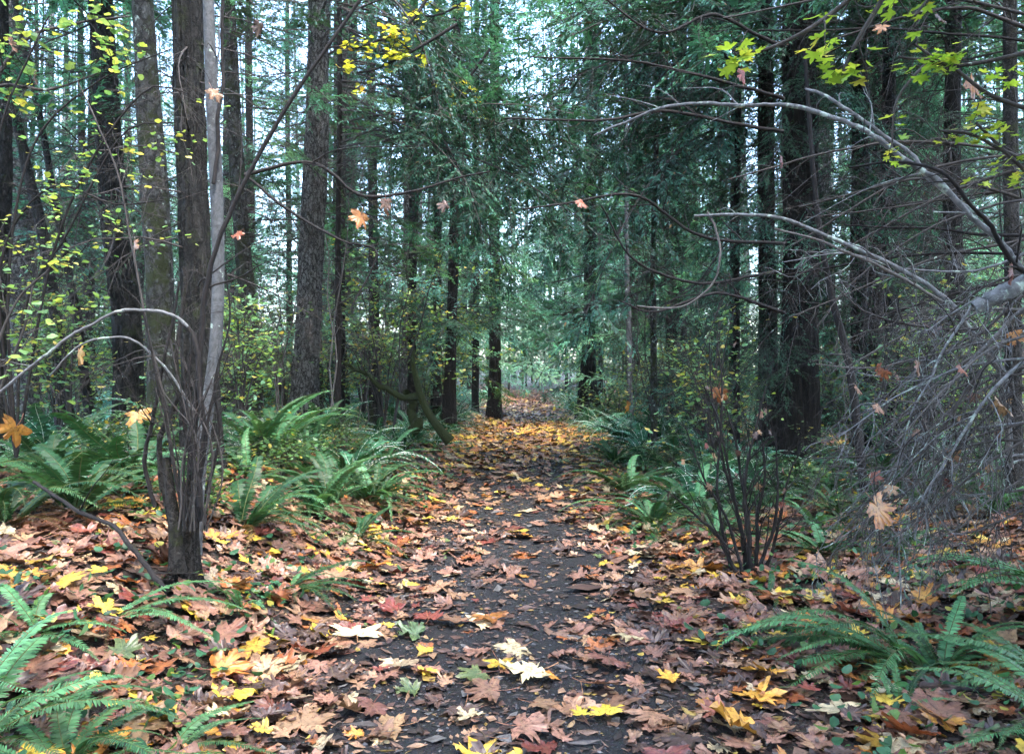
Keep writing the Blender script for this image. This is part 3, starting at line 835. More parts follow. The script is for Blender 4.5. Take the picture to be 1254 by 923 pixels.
# ------------------------------------------------------------------ trunks and boughs
def trunk_mesh(pts, radii, mat, nseg=40, step=.07, ridge=.07, kridge=11, flare=.35, seed=0, name='trunk'):
    """pts world polyline, returns mesh in coordinates about pts[0]"""
    r = np.random.default_rng(seed)
    P = np.asarray(pts, float); base = P[0].copy()
    Lt = np.linalg.norm(np.diff(P, axis=0), axis=1).sum()
    K = max(6, int(Lt / step)); Q, R = spline(P - base, K, radii)
    s = np.linspace(0, Lt, K)
    R = R * (1 + flare * np.exp(-s / (R[0] * 2.2)))
    a = np.arange(nseg) * 2 * PI / nseg
    A, S = np.meshgrid(a, s)
    h = np.zeros_like(A)
    for _ in range(6):
        k = r.integers(kridge // 2, kridge * 2); h += np.sin(A * k + r.uniform(0, 6) + r.uniform(.2, 1) * np.sin(S * r.uniform(1, 4) + r.uniform(0, 6)) * 2) * np.cos(S * r.uniform(2, 7) + r.uniform(0, 6) + A * r.integers(1, 4)) * .5 + 0
    h = np.clip(h / 1.6, -1.2, 1.0)
    lob = .03 * np.sin(A * 3 + r.uniform(0, 6)) * np.exp(-S / (R[:, None] * 3)) * 3
    big = .05 * np.sin(A * 2 + S * 1.3 + r.uniform(0, 6)) + .04 * np.sin(A + S * 2.1)
    RR = R[:, None] * (1 + ridge * h + lob + big)
    T = np.gradient(Q, axis=0); T /= np.linalg.norm(T, axis=1, keepdims=True)
    U = np.cross(T, [.31, .87, .12]); U /= np.linalg.norm(U, axis=1, keepdims=True); B = np.cross(T, U)
    V = Q[:, None] + RR[..., None] * (U[:, None] * np.cos(A)[..., None] + B[:, None] * np.sin(A)[..., None])
    i = (np.arange(K - 1)[:, None] * nseg + np.arange(nseg)[None]).ravel(); j = (np.arange(K - 1)[:, None] * nseg + (np.arange(nseg)[None] + 1) % nseg).ravel()
    g = G(); g.add(V.reshape(-1, 3), np.stack([i, j, j + nseg, i + nseg], 1))
    return g.mesh(name, [mat]), base, Q


def bough(rng, L=2.4, nside=15, nleaf=9, droop=.35, ll=.055, lw=.010, col=(.022, .070, .048), hang=.25, twiglen=.26, lift=.05):
    """a flat conifer spray along +X: arrays for one bough, in metres"""
    K = 9; s = np.linspace(0, 1, K)
    P = np.stack([L * s * (1 - .1 * s), rng.normal(0, .12) * L * s * s, L * (lift * s * 2 - droop * s * s)], 1)
    R = .012 * L / 2.4 * (1 - .85 * s)
    g = G(); V, F = tubes(P, R, 3); g.add(V, F, (.035, .028, .022), 1)
    P2, R2 = grow(P[None], R[None], nside * 2, twiglen, 58, 5, rng, wob=.10, grav=-hang, tmin=.12, tmax=1., rf=.4, rmin=.0022, flat=.92)
    V, F = tubes(P2, R2, 3); g.add(V, F, (.03, .028, .02), 1)
    n = len(P2)
    t = rng.uniform(.12, 1., (n, nleaf * 2)); f = t * 4; k = np.minimum(f.astype(int), 3); u = (f - k)[..., None]; ix = np.arange(n)[:, None]
    S = P2[ix, k] * (1 - u) + P2[ix, k + 1] * u; D = P2[ix, k + 1] - P2[ix, k]; D /= np.linalg.norm(D, axis=2, keepdims=True) + 1e-9
    side = np.cross(D, np.array([0, 0, 1.])); side /= np.linalg.norm(side, axis=2, keepdims=True) + 1e-9
    side *= rng.choice([-1, 1], (n, nleaf * 2, 1))
    E = D * .62 + side * .75 + rng.normal(0, .10, D.shape); E[..., 2] -= .06
    E /= np.linalg.norm(E, axis=2, keepdims=True)
    Wv = np.cross(E, np.array([0, 0, 1.]) + rng.normal(0, .22, E.shape)); Wv /= np.linalg.norm(Wv, axis=2, keepdims=True) + 1e-9
    l = ll * rng.uniform(.5, 1.4, (n, nleaf * 2, 1)) * (1.15 - .5 * t[..., None]); w = lw * rng.uniform(.7, 1.3, l.shape)
    Q = np.stack([S, S + E * l * .45 + Wv * w, S + E * l + np.array([0, 0, -1]) * l * .1, S + E * l * .45 - Wv * w], 2).reshape(-1, 3)
    m = len(Q) // 4
    c = np.array(col) * rng.uniform(.55, 1.5, (n, 1, 1)) * rng.uniform(.8, 1.2, (n, nleaf * 2, 1)) * np.array([1, 1, 1.])
    c = np.where(rng.uniform(0, 1, (n, nleaf * 2, 1)) < .02, np.array([.12, .07, .03]), c)
    g.add(Q, np.arange(m * 4).reshape(-1, 4), np.repeat(c.reshape(-1, 3), 4, 0), 0)
    return g


def dead_bough(rng, L=1.8, n1=10, n2=5, droop=.25, rmin=.0028, r0=.013, mat=0, zup=.04, sub=.4):
    K = 8; s = np.linspace(0, 1, K)
    P = np.stack([L * s, L * .10 * np.sin(s * 3 + rng.uniform(0, 6)) * s, L * (zup * s - droop * s * s) + .02 * L * rng.normal(size=K) * s], 1)
    R = np.maximum(r0 * (1 - .85 * s), rmin)
    g = G(); V, F = tubes(P, R, 5); g.add(V, F)
    P2, R2 = grow(P[None], R[None], n1, sub, 52, 6, rng, wob=.22, grav=-.28, tmin=.1, rf=.5, rmin=rmin, flat=.6)
    V, F = tubes(P2, R2, 3); g.add(V, F)
    P3, R3 = grow(P2, R2, n2, .42, 48, 4, rng, wob=.22, grav=-.3, rf=.6, rmin=rmin * .75, flat=.3)
    V, F = tubes(P3, R3, 3); g.add(V, F)
    return g


rng = np.random.default_rng(91)
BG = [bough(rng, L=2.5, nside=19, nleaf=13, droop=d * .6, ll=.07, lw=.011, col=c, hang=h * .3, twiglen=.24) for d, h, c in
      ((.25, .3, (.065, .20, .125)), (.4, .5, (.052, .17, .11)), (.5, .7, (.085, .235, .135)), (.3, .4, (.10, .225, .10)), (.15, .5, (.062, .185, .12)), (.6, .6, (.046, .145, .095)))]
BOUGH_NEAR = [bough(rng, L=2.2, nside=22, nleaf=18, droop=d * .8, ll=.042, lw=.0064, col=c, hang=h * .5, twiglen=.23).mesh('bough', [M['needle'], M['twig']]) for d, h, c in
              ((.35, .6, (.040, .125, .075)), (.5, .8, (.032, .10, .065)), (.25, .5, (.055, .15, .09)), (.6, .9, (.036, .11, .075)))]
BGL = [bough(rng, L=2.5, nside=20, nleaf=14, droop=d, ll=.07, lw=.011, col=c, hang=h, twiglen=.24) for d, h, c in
       ((.2, .12, (.11, .29, .17)), (.3, .2, (.09, .25, .16)), (.12, .15, (.14, .32, .17)), (.35, .25, (.10, .27, .18)))]  # paler copy of the needles; mid-distance brightness is put into the colour
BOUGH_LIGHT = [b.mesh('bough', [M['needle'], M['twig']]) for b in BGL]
BOUGH_MID = [b.mesh('bough', [M['needle'], M['twig']]) for b in BG]
DEAD = [dead_bough(rng, L=l, droop=d).mesh('dead_branch', [M['twig']]) for l, d in ((1.6, .25), (2., .4), (1.2, .1), (1.7, .5), (2.2, .3))]
DEADG = [dead_bough(rng, L=l, droop=d, zup=z).mesh('dead_branch', [M['greytwig']]) for l, d, z in ((1.6, .25, .1), (2., .4, .3), (1.2, .1, .3), (1.7, .5, .1))]

_bgm = [b.merged() for b in BG]


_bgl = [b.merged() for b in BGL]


def crown(rng, z0, z1, R0, nb, sparse_low=.5, src=None):
    src = src or _bgm
    """all living boughs of a background conifer in one mesh"""
    g = G()
    for i in range(nb):
        u = (i + rng.uniform(0, 1)) / nb; z = z0 + (z1 - z0) * u ** .9
        if u < .3 and rng.uniform() < sparse_low: continue
        V, L, T, Mi, A, C = src[rng.integers(len(src))]
        sc = R0 / 2.5 * (1 - u) ** .75 * rng.uniform(.6, 1.25) + .15
        m = rotm(rng.normal(0, .15), rng.normal(.0, .16), rng.uniform(0, 6.28))
        lo = T.shape[0]
        g.V.append(V * sc @ m.T + np.array([0, 0, z])); g.L.append(L + g.n); g.T.append(T); g.M.append(Mi); g.A.append(A * rng.uniform(.75, 1.2)); g.C.append(C); g.n += len(V)
    return g


rng = np.random.default_rng(14)
CROWNS = []
for z0, z1, R0, nb in ((2.6, 18, 3.3, 80), (1.6, 16, 3.6, 84), (3.6, 20, 3.2, 76), (.9, 12, 3.0, 76), (.5, 8.5, 2.4, 64)):
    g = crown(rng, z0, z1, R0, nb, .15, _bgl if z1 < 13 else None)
    CROWNS.append((g.mesh('crown', [M['needle'], M['twig']]), z1))


def straight_trunk(h, r, mat, seed):
    rr = np.random.default_rng(seed)
    z = np.linspace(-.3, h, 9); q = np.stack([np.cumsum(rr.normal(0, .05, 9)), np.cumsum(rr.normal(0, .05, 9)), z], 1); q[0, :2] = 0; q[1, :2] = 0
    me, base, _ = trunk_mesh(q, np.linspace(r, r * .22, 9), mat, nseg=16, step=.35, ridge=.05, kridge=6, flare=.45, seed=seed)
    me.transform(Matrix.Translation((0, 0, -.3)))
    return me


TRUNKS = {('fir', k): straight_trunk(27, .27, M['fir_dark'] if k else M['fir'], 300 + k) for k in range(2)}
TRUNKS.update({('cedar', k): straight_trunk(27, .30, M['cedar'], 310 + k) for k in range(2)})
TRUNKS.update({('pole', k): straight_trunk(20, .085, M['mossy'] if k else M['fir_dark'], 320 + k) for k in range(2)})
SNAG = []
for k in range(3):       # dead lower limbs of a background trunk
    rr_ = np.random.default_rng(400 + k); g = G()
    for i in range(26):
        b = dead_bough(rr_, L=rr_.uniform(.8, 2.2), n1=7, n2=3, droop=rr_.uniform(-.1, .5), rmin=.005, r0=.016)
        V, L, T, Mi, A, C = b.merged(); m = rotm(0, 0, rr_.uniform(0, 6.28))
        g.V.append(V @ m.T + np.array([0, 0, rr_.uniform(1, 9)])); g.L.append(L + g.n); g.T.append(T); g.M.append(Mi); g.A.append(A); g.C.append(C); g.n += len(V)
    SNAG.append(g.mesh('dead_branches', [M['twig']]))


def bg_tree(x, y, kind, k, cr, seed, label, group, s=1., snag=None, cat='tree', name='conifer_tree'):
    r = random.Random(seed)
    root = empty(name, (x, y, H(x, y)), r.uniform(0, 6.28), label, cat, group)
    root.rotation_euler[0] = r.gauss(0, .018); root.rotation_euler[1] = r.gauss(0, .018)
    f = min(max(1, y / 36), 1.75)
    link('trunk', TRUNKS[(kind, k)], root, scale=(s, s, (.8 if y < 30 else 1) * f))
    if cr is not None: link('crown', CROWNS[cr][0], root, scale=r.uniform(.75, 1.2) * f)
    if snag is not None: link('dead_branches', SNAG[snag], root, rot=(0, 0, r.uniform(0, 6.28)))
    return root


# ------------------------------------------------------------------ the trees one can tell apart
def P2(pts, d):
    """view places (px, py[, d]) at about distance d"""
    return [W(p[0], p[1], p[2] if len(p) > 2 else d) for p in pts]


def hero_tree(name, label, cat, pts, d, widths, mat, top=13., seed=0, group=None, nseg=44, ridge=.07, step=.06, kridge=11, flare=.3):
    """pts listed top to base; carried on above the view in the same line; base sunk in the ground"""
    A = P2(pts[::-1], d); w = [x / F_PX * d / 2 * .74 for x in widths[::-1]]
    b = A[0]; A[0] = np.array([b[0], b[1], H(b[0], b[1]) - .15])
    e = A[-1] - A[-2]; e /= np.linalg.norm(e)
    if e[2] > .2 and top > A[-1][2]:
        A.append(A[-1] + e * (top - A[-1][2]) / e[2]); w.append(w[-1] * .55)
    me, base, Q = trunk_mesh(A, w, mat, nseg=nseg, ridge=ridge, step=step, seed=seed, kridge=kridge, flare=flare)
    root = empty(name, base, 0, label, cat, group)
    link('trunk', me, root)
    return root, Q, w


def dress(root, Q, rad, kind, n, z0, z1, seed, sc=1., az=None, pitch=0.):
    """boughs up the trunk; rad trunk radius"""
    r = random.Random(seed)
    for i in range(n):
        z = z0 + (z1 - z0) * (i + r.random()) / n
        k = int(np.argmin(np.abs(Q[:, 2] + root.location.z - z)))
        a = r.uniform(0, 2 * PI) if az is None else math.radians(r.uniform(*az))
        me = r.choice({'near': BOUGH_NEAR, 'mid': BOUGH_MID, 'light': BOUGH_LIGHT, 'dead': DEAD, 'grey': DEADG}[kind])
        nm = 'dead_branch' if kind in ('dead', 'grey') else 'bough'
        p = Q[k] + np.array([math.cos(a), math.sin(a), 0]) * rad * .85
        link(nm, me, root, tuple(p), (r.gauss(0, .3), r.gauss(pitch, .22), a), sc * r.uniform(.6, 1.2))


T = {}
T['a'] = hero_tree('conifer_tree', 'dark trunk standing half cut off at the left edge of the view', 'tree', [(0, -20), (4, 200), (-2, 330), (-10, 470)], 8.5, [22, 26, 30, 34], M['fir_dark'], seed=1)
T['b'] = hero_tree('leaning_tree', 'thin dark trunk leaning left, the outer of two leaning together at far left', 'tree', [(-20, -10), (8, 95), (32, 200), (60, 330), (92, 480)], 9.5, [12, 14, 15, 17, 20], M['fir_dark'], seed=2)
T['c'] = hero_tree('leaning_tree', 'thin dark trunk leaning left, the inner of two leaning together at far left', 'tree', [(20, 10), (52, 160), (66, 240), (92, 380), (118, 490)], 10.5, [9, 10, 11, 13, 16], M['fir_dark'], seed=3)
T['d'] = hero_tree('conifer_tree', 'dark straight fir trunk with a mossy foot, left of the lichen spotted trunk', 'tree', [(122, -30), (130, 120), (142, 280), (155, 400), (160, 490)], 10., [36, 38, 40, 42, 52], M['fir_dark'], seed=4, ridge=.14, nseg=60, step=.05)
T['e'] = hero_tree('maple_tree', 'pale lichen spotted and mossy maple trunk left of the darkest trunk', 'tree', [(172, -30), (180, 100), (190, 240), (196, 380), (200, 540)], 8.2, [34, 36, 42, 44, 50], M['mossy'], seed=5, ridge=.03)
T['f'] = hero_tree('conifer_tree', 'broadest dark rough trunk just left of the pale slim pole', 'tree', [(228, -30), (232, 100), (238, 300), (244, 420), (250, 600)], 7.4, [44, 46, 47, 50, 62], M['fir_dark'], seed=6, ridge=.17, kridge=14, nseg=72, step=.04)
T['g'] = hero_tree('conifer_tree', 'greenish mossy trunk between the pale pole and the plated fir trunk', 'tree', [(278, -30), (288, 180), (302, 360), (314, 510)], 12.5, [22, 24, 27, 34], M['mossy'], seed=7)
T['h'] = hero_tree('fir_tree', 'tall fir trunk with pale cracked bark plates left of the trail', 'tree', [(392, -30), (388, 150), (381, 320), (375, 440), (371, 545)], 12.5, [33, 36, 39, 42, 50], M['fir'], seed=8, ridge=.10, nseg=56, step=.045, kridge=13)
T['i'] = hero_tree('cedar_tree', 'thickest dark cedar trunk right of the trail', 'tree', [(980, -30), (980, 130), (981, 300), (978, 430), (978, 590)], 10.5, [52, 54, 56, 58, 66], M['cedar'], seed=9, ridge=.08, kridge=14, nseg=56, step=.05, flare=.12)
T['j'] = hero_tree('cedar_tree', 'slimmer dark cedar trunk directly left of the thickest cedar', 'tree', [(938, -30), (938, 200), (940, 400), (940, 580)], 11.6, [22, 26, 30, 36], M['cedar'], seed=10)
T['k'] = hero_tree('conifer_tree', 'dark trunk right of the thickest cedar, first of three in a row', 'tree', [(1052, -30), (1054, 200), (1052, 400), (1056, 580)], 11.5, [24, 26, 28, 34], M['fir_dark'], seed=11)
T['l'] = hero_tree('conifer_tree', 'dark trunk right of the thickest cedar, middle one of three in a row', 'tree', [(1074, -30), (1076, 200), (1072, 400), (1074, 560)], 13., [18, 20, 22, 26], M['cedar'], seed=12)
T['m'] = hero_tree('conifer_tree', 'dark trunk right of the thickest cedar, last of three in a row', 'tree', [(1090, -30), (1088, 200), (1092, 400), (1094, 600)], 10.5, [20, 22, 24, 30], M['fir_dark'], seed=13)
T['n'] = hero_tree('leaning_tree', 'thin black stem slanting right at the foot of the thickest cedar', 'tree', [(985, 60), (1000, 250), (1018, 360), (1042, 460), (1062, 580)], 8.2, [6, 8, 10, 13, 16], M['dark'], top=4., seed=14, nseg=16)
T['o'] = hero_tree('cedar_tree', 'big flared dark trunk close to the far end of the trail on the right', 'tree', [(726, -30), (724, 200), (722, 380), (720, 460), (722, 512)], 24., [16, 18, 20, 26, 40], M['fir_dark'], top=22, seed=15, flare=.3)
T['p'] = hero_tree('birch_tree', 'pale thin trunk right of the far flared trunk', 'tree', [(766, 40), (768, 330), (770, 400), (772, 520)], 19., [6, 8, 9, 11], M['pale'], top=14, seed=16, nseg=16)
T['q'] = hero_tree('conifer_tree', 'thin mossy pole right of the trail between the pale trunk and the slim cedar', 'tree', [(806, 100), (800, 300), (800, 400), (802, 560)], 13., [8, 9, 10, 12], M['mossy'], top=10, seed=17, nseg=18)
T['r'] = hero_tree('cedar_tree', 'near black trunk closest to the far end of the trail on the left', 'tree', [(606, -30), (606, 250), (606, 430), (606, 512)], 25., [15, 17, 19, 26], M['cedar'], top=22, seed=18)
T['s'] = hero_tree('cedar_tree', 'slim dark trunk left of the near black trunk by the trail end', 'tree', [(584, 0), (583, 300), (582, 510)], 27., [8, 10, 13], M['cedar'], top=20, seed=19, nseg=20)
T['t'] = hero_tree('cedar_tree', 'dark trunk left of the trail, right of the moss covered leaning stem', 'tree', [(560, -20), (556, 300), (552, 430), (550, 528)], 18., [14, 16, 18, 24], M['cedar'], top=18, seed=20)
T['u'] = hero_tree('cedar_tree', 'dark trunk left of the trail, behind the moss covered leaning stem', 'tree', [(536, -20), (536, 300), (534, 430), (534, 522)], 20., [11, 12, 14, 18], M['cedar'], top=18, seed=21)
T['v'] = hero_tree('conifer_tree', 'dark slim trunk midway between the plated fir and the mossy leaning stem', 'tree', [(452, -20), (456, 200), (458, 400), (460, 520)], 17., [14, 15, 17, 21], M['fir_dark'], top=18, seed=22)
T['w'] = hero_tree('conifer_tree', 'pale grey slim trunk left of the mossy leaning stem', 'tree', [(500, -20), (498, 200), (496, 380), (494, 520)], 18., [8, 9, 10, 12], M['fir'], top=15, seed=23, nseg=20)
T['x'] = hero_tree('conifer_tree', 'slim dark trunk right beside the plated fir', 'tree', [(424, -20), (420, 200), (418, 400), (418, 530)], 15., [9, 10, 12, 14], M['fir_dark'], top=15, seed=24, nseg=20)
T['y'] = hero_tree('conifer_tree', 'rough dark trunk at the right edge of the view behind the dead brush', 'tree', [(1236, -30), (1238, 200), (1240, 400), (1244, 650)], 7.5, [20, 22, 24, 28], M['stump'], seed=25)
T['z'] = hero_tree('conifer_tree', 'dark trunk hidden behind the dead brush on the right', 'tree', [(1168, -30), (1166, 200), (1170, 400), (1172, 600)], 10., [24, 26, 28, 32], M['cedar'], seed=26)

for k, (n, z0, z1, sc) in {'a': (16, .9, 6, .8), 'b': (10, 2, 6, .6), 'd': (30, 1.4, 7.5, .9), 'f': (24, 1.6, 6, .7), 'g': (26, 1.2, 8, .8), 'h': (26, 1.6, 9, .85),
                           'v': (28, 1., 9, 1.), 'x': (26, 1.2, 9, .8), 'w': (16, 2, 8, .8), 'u': (18, .8, 8, .8), 't': (16, .8, 6, .8), 'm': (18, 1, 6, .8), 'k': (20, .8, 6, .8),
                           'l': (16, 1, 6, .8), 'y': (16, 1., 5, .7), 'z': (22, .8, 5.5, .9), 'i': (18, 1.8, 5.5, .8), 'q': (14, 1.2, 5, .6)}.items():
    root, Q, w = T[k]; dress(root, Q, w[2], 'dead', int(n * 1.6), z0, z1, ord(k), sc)
for k, (n, z0, z1, sc, az, pitch) in {
        'i': (40, 1.5, 7., .85, (90, 330), .4), 'j': (46, 1.2, 8, 1.0, (90, 330), .25), 'k': (26, 1.8, 8, .9, None, .25), 'm': (22, 2., 7, .9, None, .25), 'z': (16, 3.2, 6.5, 1.1, None, .1),
        'd': (18, 3.4, 8, .9, None, 0.), 'g': (26, 3.0, 10, .9, None, 0.), 'c': (12, 3.0, 6, .7, None, 0.), 'h': (18, 3.9, 10, 1.0, None, .1), 'x': (22, 2.6, 11, 1., (-70, 70), .1), 'v': (26, 3, 12, 1., None, .1),
        't': (60, 1.9, 14, 1.15, (-120, 60), .15), 'u': (40, 2.2, 14, 1.1, None, .15), 'r': (56, 3.4, 17, 1.25, None, .1), 's': (36, 3, 16, 1.1, None, .1),
        'o': (110, 2.1, 17, 1.55, (70, 350), .1), 'p': (14, 3.5, 10, .8, None, .1), 'q': (18, 2.5, 8, .8, None, .1), 'w': (22, 3, 12, 1., None, .1)}.items():
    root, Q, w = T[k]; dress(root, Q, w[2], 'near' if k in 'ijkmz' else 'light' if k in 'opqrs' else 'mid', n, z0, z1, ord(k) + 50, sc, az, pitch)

# cedar beside the trail whose hanging boughs close the view overhead
def overhang(px, d, r, label, seed, n, z0, z1, az, sc, lean=0):
    pts = [(px, -200), (px + 2, 100), (px, 300), (px, 560)]
    root, Q, w = hero_tree('cedar_tree', label, 'tree', pts, d, [r * .8, r * .9, r, r * 1.2], M['cedar'], top=11, seed=seed, nseg=28)
    dress(root, Q, w[2], 'near', n, z0, z1, seed, sc, az, .22); return root


overhang(414, 11.6, 9, 'slim cedar left of the trail whose dark boughs hang over the view', 41, 32, 4.7, 7.6, (-60, 40), 1.9)
overhang(902, 12, 10, 'slim cedar right of the trail whose boughs hang over the view', 42, 36, 4.9, 8.2, (120, 250), 1.8)
overhang(898, 15, 12, 'slim cedar behind the pair of dark cedars on the right', 43, 60, 1.6, 10, None, 1.2)

# upper crowns of the near trees, most of them above the view: they shade the near wood
for k, (cr, dz, sc) in {'a': (3, 4.5, 1.), 'd': (4, 6.5, 1.2), 'f': (3, 5.5, 1.1), 'i': (3, 4.8, 1.3), 'j': (4, 5, 1.2), 'k': (4, 5, 1.2), 'm': (3, 5.2, 1.), 'z': (4, 4.5, 1.2), 'y': (3, 4.2, 1.1), 'l': (4, 6, 1.)}.items():
    link('crown', CROWNS[cr][0], T[k][0], (0, 0, dz), (0, 0, ord(k)), sc)
for i, (x, y, c) in enumerate(((4.6, 1.5, 0), (6.5, 4.6, 1), (5.2, -3, 0), (-5.4, .5, 0), (-6, 4.5, 2), (-4.6, -4.5, 1), (3.9, -8, 0), (-5, -10, 1), (8, 0, 1), (-8, -2, 1), (9.5, 7.5, 0), (-9, 6.5, 0), (2.9, -13, 1), (-2.4, -16, 0), (7, -8, 1), (3.6, 1.2, 2), (-3.7, .4, 2), (1.6, -5, 2), (-1.5, -7.5, 0), (0.2, -11, 0), (3.2, -10, 1), (-2.2, -2.6, 2), (3., -1.8, 2))):
    bg_tree(x, y, 'cedar', i % 2, c, 1500 + i, 'unseen cedar added beside or behind the walker for shade', 'added shade cedars around the walker', .8, None, name='cedar_tree')  # cedars added out of view to block light and darken the near ground

# ------------------------------------------------------------------ the woods behind
rng = np.random.default_rng(1234)
spots = []
tries = 0
while len(spots) < 190 and tries < 9000:
    tries += 1
    y = 13.5 + 75 * rng.uniform() ** 1.15
    x = path_c(y) + rng.uniform(-1, 1) * (6 + y * .82)
    d = x - path_c(y)
    clear = 2.6 if y < 40 else 2.6 - (y - 40) * .1
    if abs(d) < clear: continue
    if abs(d) < 1.2 and y < 62: continue
    if any((x - a) ** 2 + (y - b) ** 2 < (1.5 + .012 * y) ** 2 for a, b, _ in spots): continue
    if y < 18 and abs(d) < 3.4: continue
    spots.append((x, y, d))
for i, (x, y, d) in enumerate(spots):
    side = 'left' if d < 0 else 'right'
    u = rng.uniform(); q = x / y
    if (-.40 < q < -.235) or q < -.50 or (.005 < q < .05 and y > 40): u *= .30 if rng.uniform() < .8 else 1
    elif rng.uniform() < .12: u *= .3
    if u < .30:
        bg_tree(x, y, 'pole', i % 2, 4 if rng.uniform() < .3 else None, i, f'thin pole of a tree deep in the woods {side} of the trail', f'thin far trees {side} of the trail', rng.uniform(.7, 1.4), i % 3, name='young_tree')
    elif u < .62:
        bg_tree(x, y, 'cedar', i % 2, int(rng.choice([1, 3, 0])), i, f'far dark trunked cedar standing in the woods {side} of the trail', f'far cedars {side} of the trail', rng.uniform(.5, 1.1), None, name='cedar_tree')
    else:
        bg_tree(x, y, 'fir', i % 2, int(rng.choice([2, 0, 2])), i, f'far fir with bare lower trunk in the woods {side} of the trail', f'far firs {side} of the trail', rng.uniform(.5, 1.05), i % 3, name='fir_tree')
# young hemlocks at the trail side, boughs down to the ground
for i, (x, y, c) in enumerate(((4.2, 30, 3), (-3.6, 33, 4), (3.4, 37, 4), (-2.9, 29.5, 4), (3.4, 48, 3), (-3.4, 52, 3), (5.2, 58, 3), (4.4, 55, 1), (-4, 47, 3), (5.5, 25, 3), (6.5, 19, 4), (-7, 24, 3), (-6.0, 17.5, 4), (4.4, 66, 1), (-3.5, 70, 1), (0.3, 92, 3), (2.9, 35, 3), (-2.9, 39, 3), (2.7, 44, 3), (-2.5, 47, 3), (2.5, 53, 3), (3.9, 21, 3), (4.2, 26, 3), (-4.2, 23, 3), (-4.6, 19.5, 3), (-8.5, 15.5, 4), (-5.2, 28, 1), (7.8, 15.5, 4), (9.5, 18, 3), (-10.5, 19, 3), (-12, 25, 3), (-8, 29, 1), (10, 26, 1), (8, 34, 3), (-9, 37, 3), (-15, 32, 1), (14, 31, 3), (-6, 41, 1), (6, 43, 1), (-13.5, 15, 3), (13, 20, 1), (-19, 27, 3), (-17, 20, 4), (1.5, 84, 1), (-4, 82, 1), (5, 78, 1))):
    sd = 'left of' if x < 1 else 'right of'
    bg_tree(path_c(y) + x, y, 'cedar', i % 2, c, 700 + i, f'bushy young hemlock {sd} the far part of the trail, green to the ground', f'bushy young hemlocks {sd} the far trail', .35, None, name='hemlock_tree')
# the belt of forest beyond
g = G(); rr_ = np.random.default_rng(99)
for i in range(90):
    a = rr_.uniform(-1.05, 1.05); R_ = rr_.uniform(92, 130)
    x, y = R_ * math.sin(a), R_ * math.cos(a); q = x / y
    if ((-.40 < q < -.235) or q < -.52 or .005 < q < .05) and i % 3: continue
    o = bg_tree(x, y, 'fir', i % 2, int(rr_.choice([0, 2, 1])), 900 + i, f'faint conifer in the furthest row of the forest, {"left" if x < 0 else "right"} half', f'furthest conifers in the {"left" if x < 0 else "right"} half', 1., None)
# ------------------------------------------------------------------ stems, limbs and brush near the walker
def stem_obj(name, pts, d, w0, w1, mat, parent, n=36, nseg=10, twigs=0, seed=0, twfrac=.25, grav=-.1, rmin=.0018, ang=45, knob=.06, sub=0, wob=.2):
    """one bent stem through view places, its twigs in the same mesh; w in view pixels"""
    r = np.random.default_rng(seed)
    A = P2(pts, d); dd = [a[1] for a in A]
    R = [(w0 + (w1 - w0) * i / (len(A) - 1)) / F_PX * dd[i] / 2 for i in range(len(A))]
    Q, Rr = spline(A, n, R)
    kk = max(4, n // 5); wv_ = r.normal(0, 1, (kk, 3)); xk = np.linspace(0, n - 1, kk)
    Q = Q + np.stack([np.interp(np.arange(n), xk, wv_[:, j]) for j in range(3)], 1) * Rr[:, None] * .9 + r.normal(0, .15, Q.shape) * Rr[:, None] * .9
    Rr = Rr * (1 + knob * r.normal(size=n))
    off = np.array(parent.location)
    g = G(); V, F = tubes(Q, Rr, nseg); g.add(V - off, F)
    if twigs:
        K2, R2 = grow(Q[None], Rr[None], twigs, twfrac, ang, 8, r, wob=wob, grav=grav, tmin=.15, rf=.45, rmin=rmin)
        V, F = tubes(K2, R2, 4); g.add(V - off, F)
        if sub:
            K3, R3 = grow(K2, R2, sub, .4, 50, 6, r, wob=wob * 1.3, grav=grav, rf=.55, rmin=rmin * .75)
            V, F = tubes(K3, R3, 3); g.add(V - off, F)
            K4, R4 = grow(K3, R3, 2, .5, 45, 4, r, wob=.25, grav=grav, rf=.6, rmin=rmin * .6)
            V, F = tubes(K4, R4, 3); g.add(V - off, F)
    return link(name, g.mesh(name, [mat]), parent), Q


